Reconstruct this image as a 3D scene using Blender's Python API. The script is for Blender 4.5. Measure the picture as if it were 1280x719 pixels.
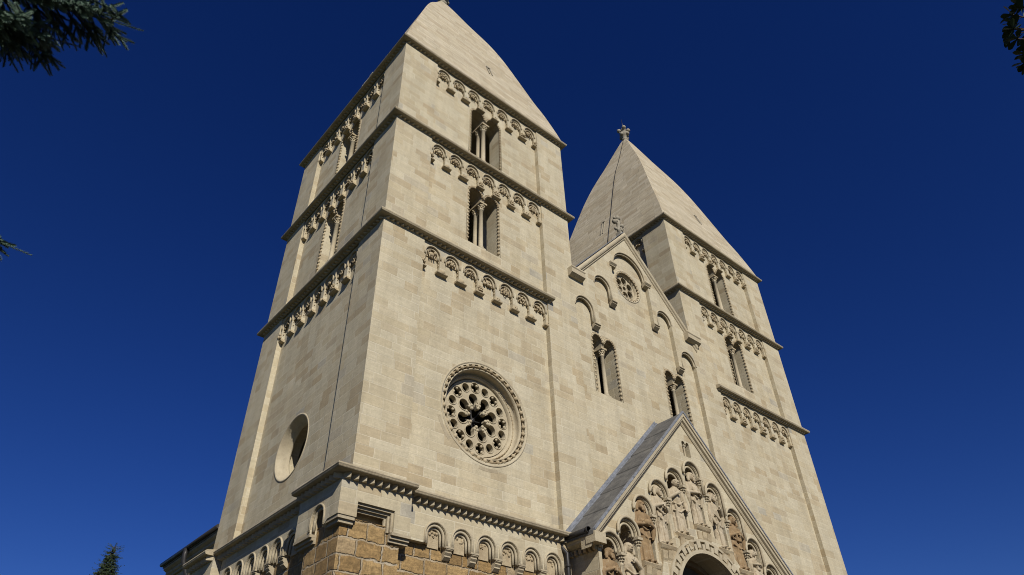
import bpy, bmesh, math, random
from mathutils import Vector, Matrix, noise
for o in list(bpy.data.objects): bpy.data.objects.remove(o)
S = bpy.context.scene
C = S.collection
PI = math.pi
rad = math.radians
rnd = random.Random(7)

# ------------------------------------------------------------------ camera
GZ = -1.65                                    # ground level (camera eye at 0)
cam_d = bpy.data.cameras.new('camera')
cam = bpy.data.objects.new('camera', cam_d); C.objects.link(cam)
cam_d.sensor_width = 36; cam_d.lens = 861.79 / 1280 * 36
cam_d.clip_start = 0.1; cam_d.clip_end = 5000
yaw, pit, rol = 0.7275, 0.6668, -0.0289
fw = Vector((math.sin(yaw)*math.cos(pit), math.cos(yaw)*math.cos(pit), math.sin(pit)))
r0 = Vector((math.cos(yaw), -math.sin(yaw), 0)); u0 = r0.cross(fw)
r1 = r0*math.cos(rol) + u0*math.sin(rol); u1 = u0*math.cos(rol) - r0*math.sin(rol)
cam.matrix_world = Matrix(((r1.x, u1.x, -fw.x, -6.5988), (r1.y, u1.y, -fw.y, -12.7005), (r1.z, u1.z, -fw.z, 0), (0, 0, 0, 1)))
S.camera = cam
S.cycles.pixel_filter_type = 'BLACKMAN_HARRIS'; S.cycles.filter_width = 1.0

# ------------------------------------------------------------------ sky and sun
SUN_AZ, SUN_EL = 22.5, 33.0                   # degrees from -Y towards -X, elevation
sdir = Vector((-math.sin(rad(SUN_AZ))*math.cos(rad(SUN_EL)), -math.cos(rad(SUN_AZ))*math.cos(rad(SUN_EL)), math.sin(rad(SUN_EL))))
W = bpy.data.worlds.new('World'); S.world = W; W.use_nodes = True
nt = W.node_tree; nt.nodes.clear()
out = nt.nodes.new('ShaderNodeOutputWorld'); bg = nt.nodes.new('ShaderNodeBackground')
sky = nt.nodes.new('ShaderNodeTexSky'); sky.sky_type = 'NISHITA'; sky.sun_disc = False
sky.sun_elevation = rad(SUN_EL); sky.sun_rotation = math.atan2(sdir.x, sdir.y)
sky.altitude = 1500; sky.air_density = 1.0; sky.dust_density = 0.0; sky.ozone_density = 6.0
gm = nt.nodes.new('ShaderNodeGamma'); gm.inputs['Gamma'].default_value = 1.1
hs = nt.nodes.new('ShaderNodeHueSaturation'); hs.inputs['Saturation'].default_value = 1.175; hs.inputs['Value'].default_value = 1.03; hs.inputs['Hue'].default_value = .521
nt.links.new(sky.outputs[0], gm.inputs[0]); nt.links.new(gm.outputs[0], hs.inputs['Color'])
nt.links.new(hs.outputs[0], bg.inputs[0]); bg.inputs[1].default_value = 0.05
nt.links.new(bg.outputs[0], out.inputs[0])
sl = bpy.data.lights.new('sun', 'SUN'); sl.energy = 5.0; sl.angle = rad(0.53); sl.color = (1, .955, .88)
so = bpy.data.objects.new('sun', sl); C.objects.link(so)
so.rotation_euler = sdir.to_track_quat('Z', 'Y').to_euler(); so.location = (-30, -60, 60)
vs = S.view_settings; S.display_settings.display_device = 'sRGB'
vs.view_transform = 'Standard'; vs.look = 'None'; vs.gamma = 1; vs.use_curve_mapping = False; vs.exposure = 0.0

# ------------------------------------------------------------------ materials
class N:
    def __init__(s, name):
        s.m = bpy.data.materials.new(name); s.m.use_nodes = True; s.t = s.m.node_tree
        s.t.nodes.clear(); s.o = s.t.nodes.new('ShaderNodeOutputMaterial')
        s.b = s.t.nodes.new('ShaderNodeBsdfPrincipled'); s.t.links.new(s.b.outputs[0], s.o.inputs[0])
        s.b.inputs['Roughness'].default_value = .9
        s.b.inputs['Specular IOR Level'].default_value = .25
    def n(s, typ, **kw):
        x = s.t.nodes.new(typ)
        for k, v in kw.items(): setattr(x, k, v)
        return x
    def put(s, sock, v):
        if hasattr(v, 'is_linked') or isinstance(v, bpy.types.NodeSocket): s.t.links.new(v, sock)
        else: sock.default_value = v
    def math(s, op, a, b=None, c=None):
        x = s.n('ShaderNodeMath', operation=op); s.put(x.inputs[0], a)
        if b is not None: s.put(x.inputs[1], b)
        if c is not None: s.put(x.inputs[2], c)
        return x.outputs[0]
    def sep(s, v):
        x = s.n('ShaderNodeSeparateXYZ'); s.put(x.inputs[0], v); return x.outputs
    def comb(s, a, b, c=0.0):
        x = s.n('ShaderNodeCombineXYZ'); s.put(x.inputs[0], a); s.put(x.inputs[1], b); s.put(x.inputs[2], c); return x.outputs[0]
    def noise(s, v, scale, detail=3, rough=.5):
        x = s.n('ShaderNodeTexNoise'); s.put(x.inputs['Vector'], v); x.inputs['Scale'].default_value = scale
        x.inputs['Detail'].default_value = detail; x.inputs['Roughness'].default_value = rough; return x.outputs[0]
    def white(s, v):
        x = s.n('ShaderNodeTexWhiteNoise', noise_dimensions='3D'); s.put(x.inputs['Vector'], v); return x.outputs
    def ramp(s, f, stops, interp='LINEAR'):
        x = s.n('ShaderNodeValToRGB'); s.put(x.inputs[0], f); r = x.color_ramp; r.interpolation = interp
        while len(r.elements) < len(stops): r.elements.new(.5)
        for e, (p, c) in zip(r.elements, stops):
            e.position = p; e.color = (*c, 1) if len(c) == 3 else c
        return x.outputs[0]
    def maprange(s, f, a, b, c, d):
        x = s.n('ShaderNodeMapRange'); s.put(x.inputs[0], f)
        for i, v in zip((1, 2, 3, 4), (a, b, c, d)): x.inputs[i].default_value = v
        return x.outputs[0]
    def mix(s, f, a, b, mode='MIX'):
        x = s.n('ShaderNodeMix', data_type='RGBA', blend_type=mode); s.put(x.inputs[0], f)
        s.put(x.inputs[6], a if not isinstance(a, tuple) else (*a, 1)); s.put(x.inputs[7], b if not isinstance(b, tuple) else (*b, 1))
        return x.outputs[2]
    def bump(s, h, strength, dist):
        x = s.n('ShaderNodeBump'); s.put(x.inputs['Height'], h); x.inputs['Strength'].default_value = strength
        x.inputs['Distance'].default_value = dist; s.t.links.new(x.outputs[0], s.b.inputs['Normal'])
    def coords(s):
        tc = s.n('ShaderNodeTexCoord'); return tc.outputs['Object'], tc.outputs['Normal']
    def color(s, c): s.put(s.b.inputs['Base Color'], c if not isinstance(c, tuple) else (*c, 1))

def ashlar(name, h, lmin, lrange, stops, mortar, joint, bump, jamt=.7, streak=.18, gritty=.12, wobble=0.0, stain=.06, jbump=.25):
    m = N(name); P, NN = m.coords()
    p = m.sep(P); n = m.sep(NN)
    ax = m.math('GREATER_THAN', m.math('ABSOLUTE', n[0]), m.math('ABSOLUTE', n[1]))
    u = m.math('ADD', m.math('MULTIPLY', p[1], ax), m.math('MULTIPLY', p[0], m.math('SUBTRACT', 1.0, ax)))
    u = m.math('ADD', u, m.math('MULTIPLY', ax, 31.7))
    v = m.math('ADD', p[2], m.math('MULTIPLY', m.math('SINE', m.math('MULTIPLY', p[2], 1.9)), .07))
    wob = m.math('MULTIPLY', m.math('SUBTRACT', m.noise(P, 2.2, 2), .5), joint*1.2)
    if wobble: wob = m.math('ADD', wob, m.math('MULTIPLY', m.math('SUBTRACT', m.noise(P, 5.5, 4, .65), .5), wobble))
    u = m.math('ADD', u, wob); v = m.math('ADD', v, wob)
    vv = m.math('DIVIDE', v, h); row = m.math('FLOOR', vv)
    rr = m.white(m.comb(row, 3.1, m.math('MULTIPLY', ax, 5.0)))[0]
    L = m.math('MULTIPLY_ADD', rr, lrange, lmin)
    uu = m.math('ADD', m.math('DIVIDE', u, L), m.math('MULTIPLY', rr, 17.3))
    cell = m.math('FLOOR', uu)
    rc = m.white(m.comb(cell, row, m.math('MULTIPLY', ax, 7.0)))
    fu = m.math('MULTIPLY', m.math('FRACT', uu), L); fv = m.math('MULTIPLY', m.math('FRACT', vv), h)
    du = m.math('MINIMUM', fu, m.math('SUBTRACT', L, fu)); dv = m.math('MINIMUM', fv, m.math('SUBTRACT', h, fv))
    d = m.math('MINIMUM', du, dv)
    jm = m.maprange(d, joint*.4, joint, 1, 0)
    jn = m.math('MULTIPLY', jm, m.maprange(m.noise(P, 1.3, 2), .35, .65, .25, 1))
    blend = m.math('ADD', m.math('MULTIPLY', rc[0], .9), m.math('MULTIPLY', m.noise(P, .45, 3), .1))
    col = m.ramp(blend, stops)
    st = m.noise(m.comb(m.math('MULTIPLY', u, .9), m.math('MULTIPLY', m.math('ADD', v, m.math('MULTIPLY', rc[0], 3)), 11.0), m.math('MULTIPLY', rc[0], 9.0)), 1.6, 4, .6)
    sv = m.maprange(st, .3, .7, 1-streak, 1+streak)
    gv = m.maprange(m.noise(P, 34, 4, .7), .25, .75, 1-gritty, 1+gritty)
    bv = m.maprange(m.noise(P, .8, 4, .6), .3, .7, .945, 1.05)
    g2 = m.maprange(m.noise(P, 10, 5, .75), .3, .7, 1-gritty*.9, 1+gritty*.9)
    sn = m.noise(m.comb(m.math('MULTIPLY', u, 2.6), m.math('MULTIPLY', v, .22), 3.0), 1.0, 5, .65)
    sk = m.maprange(sn, .35, .7, 1+stain*.5, 1-stain*1.5)
    f = m.math('MULTIPLY', m.math('MULTIPLY', m.math('MULTIPLY', sv, gv), m.math('MULTIPLY', g2, sk)), bv)
    col = m.mix(1.0, col, m.comb(f, f, f), 'MULTIPLY')
    pits = m.math('MAXIMUM', m.maprange(m.noise(P, 75, 2, .6), .66, .74, 0, .55), m.math('MULTIPLY', m.maprange(m.noise(P, 13, 3, .7), .64, .72, 0, .5), m.maprange(m.noise(P, .7, 2), .45, .62, 0, 1)))
    col = m.mix(pits, col, (.12, .09, .05))
    col = m.mix(m.math('MULTIPLY', jn, jamt), col, mortar)
    m.color(col)
    hgt = m.math('ADD', m.math('MULTIPLY', m.math('SUBTRACT', 1.0, jm), jbump), m.math('ADD', m.math('MULTIPLY', m.noise(P, 22, 5, .7), .5), m.math('MULTIPLY', rc[0], .35)))
    m.bump(hgt, 1.0, bump)
    return m.m

M = {}
M['stone'] = ashlar('ashlar_stone', .26, .38, .44, [(0, (.31, .25, 0.154)), (.08, (.375, .305, 0.193)), (.2, (.42, .36, 0.241)), (.45, (.455, .40, 0.280)), (.62, (.415, .35, 0.227)), (.8, (.465, .41, 0.289)), (.88, (.37, .295, 0.179)), (.94, (.395, .355, 0.265)), (.965, (.25, .23, 0.188)), (1, (.23, .21, 0.174))], (.56, .51, 0.386), .012, .010, .55, .08, .11, stain=.10)
M['spire'] = ashlar('spire_stone', .26, .5, .7, [(0, (.36, .295, .195)), (.35, (.42, .36, .25)), (.7, (.45, .39, .28)), (1, (.37, .31, .205))], (.27, .22, .15), .014, .016, .75, .22, .12, stain=.05, jbump=.5)
M['base'] = ashlar('old_brown_stone', .31, .30, .38, [(0, (.16, .10, .042)), (.3, (.26, .168, .07)), (.55, (.32, .215, .095)), (.8, (.225, .14, .055)), (.92, (.34, .265, .16)), (1, (.38, .32, .22))], (.42, .36, .26), .026, .045, .85, .25, .4, .13, jbump=.9)

def carved(name, c1, c2, dark, bump=.012, amt=.5):
    m = N(name); P, _ = m.coords()
    col = m.mix(m.maprange(m.noise(P, 2.4, 4, .6), .35, .65, 0, 1), c1, c2)
    col = m.mix(m.maprange(m.noise(P, 7.0, 5, .7), .52, .75, 0, amt), col, dark)
    g = m.maprange(m.noise(P, 45, 3, .7), .25, .75, .86, 1.12)
    col = m.mix(1.0, col, m.comb(g, g, g), 'MULTIPLY')
    m.color(col); m.bump(m.noise(P, 30, 5, .7), .8, bump)
    return m.m
M['carved'] = carved('carved_limestone', (.43, .37, .255), (.36, .30, .20), (.24, .20, .13))
M['cornice'] = carved('weathered_cornice_stone', (.38, .32, .215), (.29, .24, .16), (.15, .13, .09))
M['ornament'] = carved('carved_ornament_stone', (.42, .345, .22), (.31, .24, .145), (.17, .13, .08))
M['statue'] = carved('pale_statue_stone', (.42, .355, .25), (.35, .285, .185), (.20, .135, .07), .010, .85)
M['statue_brown'] = carved('weathered_statue_and_niche_shade_stone', (.27, .185, .095), (.19, .125, .065), (.42, .345, .225), .010, .7)  # weathered statues' own brown; on the niche backs it stands in for shade
M['grey_stone'] = carved('grey_weathered_stone', (.31, .28, .215), (.25, .22, .165), (.17, .15, .11))

def simple(name, c, rough=.6, metal=0, var=.2, scale=6):
    m = N(name); P, _ = m.coords()
    g = m.maprange(m.noise(P, scale, 4, .6), .3, .7, 1-var, 1+var)
    m.color(m.mix(1.0, c, m.comb(g, g, g), 'MULTIPLY'))
    m.b.inputs['Roughness'].default_value = rough; m.b.inputs['Metallic'].default_value = metal
    return m.m
M['dark_metal'] = simple('dark_drainpipe_metal', (.035, .033, .032), .45, .3)
M['zinc'] = simple('zinc_flashing', (.17, .18, .20), .65, 0, .35, 9)
M['wood'] = simple('old_oak_door', (.08, .045, .02), .7)
M['bark'] = simple('bark', (.07, .05, .035), .95, 0, .35, 20)
M['portal_shade'] = simple('portal_shade_stone', (.10, .085, .06), .95)  # stone darkened in colour to stand in for shade in the portal openings

def slabs():
    m = N('grey_roof_slabs'); P, _ = m.coords(); p = m.sep(P)
    g = m.noise(m.comb(m.math('MULTIPLY', p[0], 1.2), m.math('MULTIPLY', p[1], 1.2), m.math('MULTIPLY', p[2], 1.2)), 2.2, 5, .65)
    col = m.ramp(g, [(.3, (.06, .06, .058)), (.5, (.10, .098, .093)), (.7, (.15, .145, .13))])
    d = m.maprange(m.noise(P, 30, 3, .6), .3, .7, .85, 1.15)
    m.color(m.mix(1.0, col, m.comb(d, d, d), 'MULTIPLY')); m.b.inputs['Roughness'].default_value = .75
    m.bump(m.noise(P, 25, 4, .6), .5, .01)
    return m.m
M['slab'] = slabs()
def leafmat(name, c1, c2, trans=.25):
    m = N(name); P, _ = m.coords()
    m.color(m.mix(m.maprange(m.noise(P, 3, 3), .35, .65, 0, 1), c1, c2)); m.b.inputs['Roughness'].default_value = .6
    return m.m
M['needle'] = leafmat('blue_spruce_needles', (.07, .115, .08), (.105, .16, .11))
M['needle_dark'] = leafmat('dark_conifer_needles', (.022, .038, .016), (.045, .062, .025))
M['leaf'] = leafmat('broad_leaf', (.016, .03, .008), (.028, .045, .012))  # very dark green: the crown's own shade is put into the leaf colour
def groundmat(name, a, b, sc):
    m = N(name); P, _ = m.coords()
    c = m.mix(m.maprange(m.noise(P, sc, 5, .6), .35, .65, 0, 1), a, b)
    c = m.mix(m.maprange(m.noise(P, .15, 3), .4, .6, 0, .5), c, tuple(x*.7 for x in a))
    m.color(c); m.bump(m.noise(P, 20, 5, .7), .7, .03); return m.m
M['grass'] = groundmat('lawn', (.028, .045, .014), (.042, .056, .02), 9)
M['gravel'] = groundmat('asphalt_path', (.045, .043, .04), (.06, .057, .052), 14)

# ------------------------------------------------------------------ mesh helpers
# local frame: u to the right along a wall, w outward from it, v up  ->  local xyz (u, -w, v)
class MB:
    def __init__(s): s.v = []; s.f = []; s.sm = []
    def add(s, vs, fs, smooth=False, mat=None):
        k = len(s.v)
        if mat is not None: vs = [mat @ Vector(x) for x in vs]
        s.v += [tuple(x) for x in vs]; s.f += [tuple(i+k for i in f) for f in fs]; s.sm += [smooth]*len(fs)
    def uwv(s, pts, fs, smooth=False, mat=None): s.add([(a, -b, c) for a, b, c in pts], fs, smooth, mat)
    def box(s, u0, u1, w0, w1, v0, v1, mat=None):
        s.uwv([(u0,w0,v0),(u1,w0,v0),(u1,w1,v0),(u0,w1,v0),(u0,w0,v1),(u1,w0,v1),(u1,w1,v1),(u0,w1,v1)],
              [(0,3,2,1),(4,5,6,7),(0,1,5,4),(1,2,6,5),(2,3,7,6),(3,0,4,7)], False, mat)
    def prism(s, poly, w0, w1, mat=None):           # polygon in (u,v), extruded in w
        n = len(poly)
        s.uwv([(a, w0, b) for a, b in poly] + [(a, w1, b) for a, b in poly],
              [tuple(range(n)), tuple(range(2*n-1, n-1, -1))] + [(i, (i+1) % n, (i+1) % n+n, i+n) for i in range(n)], False, mat)
    def prof(s, poly, u0, u1, mat=None):             # polygon in (w,v), extruded along u
        n = len(poly)
        s.uwv([(u0, a, b) for a, b in poly] + [(u1, a, b) for a, b in poly],
              [tuple(range(n)), tuple(range(2*n-1, n-1, -1))] + [(i, (i+1) % n, (i+1) % n+n, i+n) for i in range(n)], False, mat)
    def plate(s, outer, holes, w0, w1, mat=None):    # filled 2-D outline with holes, thickness w0..w1
        cu = bpy.data.curves.new('t', 'CURVE'); cu.dimensions = '2D'; cu.fill_mode = 'BOTH'; cu.extrude = abs(w1-w0)/2
        for lp in [outer] + list(holes):
            sp = cu.splines.new('POLY'); sp.points.add(len(lp)-1); sp.use_cyclic_u = True
            for i, (a, b) in enumerate(lp): sp.points[i].co = (a, b, 0, 1)
        ob = bpy.data.objects.new('t', cu); C.objects.link(ob)
        dg = bpy.context.evaluated_depsgraph_get(); me = bpy.data.meshes.new_from_object(ob.evaluated_get(dg))
        wc = (w0+w1)/2
        s.uwv([(x.co.x, x.co.z+wc, x.co.y) for x in me.vertices], [tuple(p.vertices) for p in me.polygons], False, mat)
        bpy.data.objects.remove(ob); bpy.data.curves.remove(cu); bpy.data.meshes.remove(me)
    def tube(s, pts, r, seg=8, closed=False, caps=True, mat=None):   # pts in (u,w,v)
        P = [Vector(p) for p in pts]; n = len(P); rs = r if isinstance(r, (list, tuple)) else [r]*n
        vs = []; fs = []; ref = None
        for i in range(n):
            if closed: t = P[(i+1) % n]-P[i-1]
            else: t = P[min(i+1, n-1)]-P[max(i-1, 0)]
            t.normalize()
            if ref is None: ref = Vector((0, 0, 1)) if abs(t.z) < .9 else Vector((0, 1, 0))
            a = t.cross(ref).normalized(); b = a.cross(t).normalized(); ref = b
            for k in range(seg):
                q = P[i] + (a*math.cos(2*PI*k/seg) + b*math.sin(2*PI*k/seg))*rs[i]; vs.append(tuple(q))
        for i in range(n if closed else n-1):
            j = (i+1) % n
            for k in range(seg): fs.append((i*seg+k, i*seg+(k+1) % seg, j*seg+(k+1) % seg, j*seg+k))
        s.uwv(vs, fs, True, mat)
        if caps and not closed:
            k = len(s.v)-n*seg
            s.f += [tuple(k+x for x in range(seg)), tuple(k+(n-1)*seg+x for x in range(seg-1, -1, -1))]; s.sm += [False, False]
    def sphere(s, c, r, seg=8, rings=5, sc=(1, 1, 1), mat=None):
        vs = [(c[0], c[1], c[2]+r*sc[2])]; fs = []
        for i in range(1, rings):
            ph = PI*i/rings
            for k in range(seg):
                th = 2*PI*k/seg; vs.append((c[0]+r*sc[0]*math.sin(ph)*math.cos(th), c[1]+r*sc[1]*math.sin(ph)*math.sin(th), c[2]+r*sc[2]*math.cos(ph)))
        vs.append((c[0], c[1], c[2]-r*sc[2])); L = len(vs)-1
        for k in range(seg):
            fs.append((0, 1+k, 1+(k+1) % seg)); fs.append((L, L-seg+(k+1) % seg, L-seg+k))
        for i in range(rings-2):
            for k in range(seg): fs.append((1+i*seg+k, 1+(i+1)*seg+k, 1+(i+1)*seg+(k+1) % seg, 1+i*seg+(k+1) % seg))
        s.uwv(vs, fs, True, mat)
    def lathe(s, prof, c, axis='v', seg=24, mat=None, smooth=True):  # prof [(r, t)], axis v (up) or w (out)
        n = len(prof); vs = []; fs = []
        for r, t in prof:
            for k in range(seg):
                a = 2*PI*k/seg
                if axis == 'v': vs.append((c[0]+r*math.cos(a), c[1]+r*math.sin(a), c[2]+t))
                else: vs.append((c[0]+r*math.cos(a), c[1]+t, c[2]+r*math.sin(a)))
        for i in range(n-1):
            for k in range(seg): fs.append((i*seg+k, i*seg+(k+1) % seg, (i+1)*seg+(k+1) % seg, (i+1)*seg+k))
        s.uwv(vs, fs, smooth, mat)
    def mesh(s, name, mat, recalc=True):
        me = bpy.data.meshes.new(name); me.from_pydata(s.v, [], s.f)
        me.polygons.foreach_set('use_smooth', s.sm)
        if recalc:
            bm = bmesh.new(); bm.from_mesh(me); bmesh.ops.recalc_face_normals(bm, faces=bm.faces); bm.to_mesh(me); bm.free()
        me.materials.append(M[mat] if isinstance(mat, str) else mat); me.update()
        return me

WM = {}
def empty(name, loc):
    o = bpy.data.objects.new(name, None); C.objects.link(o); o.location = loc; o.empty_display_size = .3
    WM[o] = Matrix.Translation(loc); return o
def link(name, me, parent=None, world=None):
    o = bpy.data.objects.new(name, me); C.objects.link(o); world = world or Matrix()
    if parent is not None:
        o.parent = parent; o.matrix_parent_inverse = WM[parent].inverted()
    o.matrix_basis = world; WM[o] = world; return o
def tag(o, label, cat=None, group=None, kind=None):
    if label: o['label'] = label
    if cat: o['category'] = cat
    if group: o['group'] = group
    if kind: o['kind'] = kind
    return o
def build(name, mb, mat, parent=None, world=None): return link(name, mb.mesh(name, mat), parent, world)
def FR(x, y, rot=0): return Matrix.Translation((x, y, 0)) @ Matrix.Rotation(rad(rot), 4, 'Z')
def arc(cx, cz, r, a0, a1, n): return [(cx+r*math.cos(rad(a0+(a1-a0)*i/n)), cz+r*math.sin(rad(a0+(a1-a0)*i/n))) for i in range(n+1)]
def circ(cx, cz, r, n=40): return [(cx+r*math.cos(2*PI*i/n), cz+r*math.sin(2*PI*i/n)) for i in range(n)]

# ------------------------------------------------------------------ ground
def disc(r, n=64, z=GZ):
    return [(r*math.cos(2*PI*i/n), r*math.sin(2*PI*i/n), z) for i in range(n)]
g = MB(); g.add(disc(4000), [tuple(range(64))]); gd = build('ground', g, 'grass'); gd['kind'] = 'structure'
g = MB(); g.add([(x, y, GZ+.004) for x, y in ((-14, -34), (34, -34), (34, -1.3), (23.5, -.6), (-1.2, -.9), (-3, 12.5), (-6, 12.5), (-14, -4))], [tuple(range(8))])
gd = build('path', g, 'gravel'); gd['kind'] = 'structure'

# ------------------------------------------------------------------ church
TW = 7.6; X2 = 14.272; REC = .17
church = empty('church', (10.94, 4, GZ))
tag(church, 'pale limestone Romanesque church with twin pyramid-roofed towers and gabled portal', 'church')
F0, F1 = 1.38, 6.26; NA = 7; ARD = .05; SP = (F1-F0)/NA; AR = .25

def twin_hole(c, b, top, hw):
    r = hw*.45; s = top-r
    return ([(c-hw, b), (c+hw, b)] + arc(c+hw-r, s, r, 0, 180, 10) + arc(c-hw+r, s, r, 0, 180, 10)), r, s
def field(z0, top):                                  # bottom edge notch with an arcaded head
    sp = top-AR; pts = [(F1, z0)]
    pb = sp-.52
    pts.append((F1, pb))
    for i in range(NA-1, -1, -1):
        c = F0+SP*(i+.5)
        if i < NA-1: pts.append((c+AR, pb))
        else: pts[-1] = (F1, pb); pts.append((c+AR, pb))
        pts += arc(c, sp, AR, 0, 180, 10)
        pts.append((c-AR, pb))
    pts += [(F0, pb), (F0, z0)]
    return pts
CT = {2: 13.74, 3: 18.23, 4: 22.41}                  # cornice tops
ZB = 5.72
FLOOR = {2: ZB, 3: 13.74, 4: 18.23}
# windows per face: list of (c, base, top, half width)
WIN = {3: (3.69, 14.54, 17.06, .62), 4: (3.77, 18.66, 21.26, .68)}

def tower_mesh(faces):
    mb = MB(); rots = {'front': (0, 0, 0), 'left': (0, TW, -90), 'right': (TW, 0, 90), 'back': (TW, TW, 180)}
    for fc, (ox, oy, ro) in rots.items():
        mt = FR(ox, oy, ro); spec = faces.get(fc, {})
        d = .6; e0 = REC if fc in ('front', 'back') else REC+d
        for lv in (2, 3, 4):
            z0, z1 = FLOOR[lv], CT[lv]
            if lv == 2: z0 = 5.0
            if lv == 4: z1 = 22.38
            holes = []
            if lv in spec.get('win', ()): holes.append(twin_hole(*WIN[lv])[0])
            if lv == 2 and 'rose' in spec: holes.append(circ(*spec['rose'], 56))
            # wall panel (recessed), split at storey level by 0 overlap
            u0, u1 = (REC, TW-REC) if fc in ('front', 'back') else (REC+d, TW-REC-d)
            mb.plate([(u0, z0), (u1, z0), (u1, z1), (u0, z1)], holes, -REC-d, -REC, mt)
            # lesene plate with the arcaded field cut out
            a, b = (0, TW) if fc in ('front', 'back') else (REC, TW-REC)
            top = z1
            fz = FLOOR[lv]-(.3 if lv > 2 else .0)
            fz = FLOOR[lv]
            if lv in spec.get('arc', (2, 3, 4)):
                fd = list(reversed(field(fz, CT[lv]-.33)))[1:-1]
                mb.plate(fd + [(F1, top), (F0, top)], [], -REC, -ARD, mt)
                mb.box(a, F0, -REC, 0, fz, top, mt); mb.box(F1, b, -REC, 0, fz, top, mt)
            else:
                mb.plate([(a, fz), (b, fz), (b, top), (a, top)], [], -REC, 0, mt)
    # floors between storeys keep the inside dark
    for z in (5.0, 13.2, 22.3): mb.box(.7, TW-.7, -TW+.7, -.7, z, z+.05)
    return mb

def cornice(C_, u0, u1, mb, dent, mt=None, e0=0, e1=0, pitch=.165, sc=1.0, wall=0.0):
    # moulded string course: profile along u, then saw-tooth course below; e0/e1 = 1 mitres the end round a corner
    prof = [(wall-.05, C_+.03), (wall+.07*sc, C_+.006), (wall+.16*sc, C_-.008), (wall+.20*sc, C_-.032), (wall+.21*sc, C_-.068), (wall+.195*sc, C_-.10), (wall+.20*sc, C_-.108), (wall+.19*sc, C_-.124), (wall+.15*sc, C_-.136), (wall-.05, C_-.14)]
    n = len(prof); vs = []
    for k, (uu, e) in enumerate(((u0, e0), (u1, e1))):
        sgn = -1 if k == 0 else 1
        for w, v in prof: vs.append((uu+sgn*e*(w-wall), w, v))
    mb.uwv(vs, [tuple(range(n)), tuple(range(2*n-1, n-1, -1))] + [(i, (i+1) % n, (i+1) % n+n, i+n) for i in range(n)], False, mt)
    u = u0+.02; N_ = max(1, int(round((u1-u0-.04)/pitch))); p = (u1-u0-.04)/N_
    for i in range(N_):
        a = u+i*p
        zt = C_-.195 if pitch < .18 else C_-.25
        ap = wall+(.105 if pitch < .18 else .125)*sc
        dent.uwv([(a, wall-.02, zt), (a+p, wall-.02, zt), (a+p/2, ap, zt), (a, wall-.02, C_-.139), (a+p, wall-.02, C_-.139), (a+p/2, ap, C_-.139)],
                 [(0, 1, 2), (3, 5, 4), (0, 2, 5, 3), (2, 1, 4, 5), (1, 0, 3, 4)], False, mt)

def corbel_mesh(kind):
    m = MB(); w = .125; r = random.Random(kind*13)
    # foot of the hanging pier: a thin projecting slab with carving above it
    m.prof([(-.13, .075), (.02, .075), (.03, .055), (.02, .03), (-.02, .012), (-.13, .0)], -.175, .175)
    m.box(-w, w, -.13, .004, .074, .12)
    if kind == 0:
        m.sphere((0, -.02, .10), .10, 10, 7, (1.0, .7, .9))
    elif kind == 1:
        for i in range(8): m.sphere((r.uniform(-.09, .09), r.uniform(.0, .03), r.uniform(.12, .30)), r.uniform(.03, .05))
        m.sphere((0, .03, .19), .06)
    elif kind == 2:
        for i in range(6): m.sphere((.075*math.cos(i*PI/3), .015, .20+.075*math.sin(i*PI/3)), .038)
        m.sphere((0, .03, .20), .04); m.tube([(-.1, .01, .11), (0, .03, .13), (.1, .01, .11)], .025, 6)
    else:
        m.sphere((0, -.01, .09), .09, 10, 7, (1.1, .6, .7)); m.sphere((-.04, .04, .12), .02); m.sphere((.04, .04, .12), .02)
    return m.mesh('corbel', 'ornament')
CORB = [corbel_mesh(i) for i in range(4)]

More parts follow.
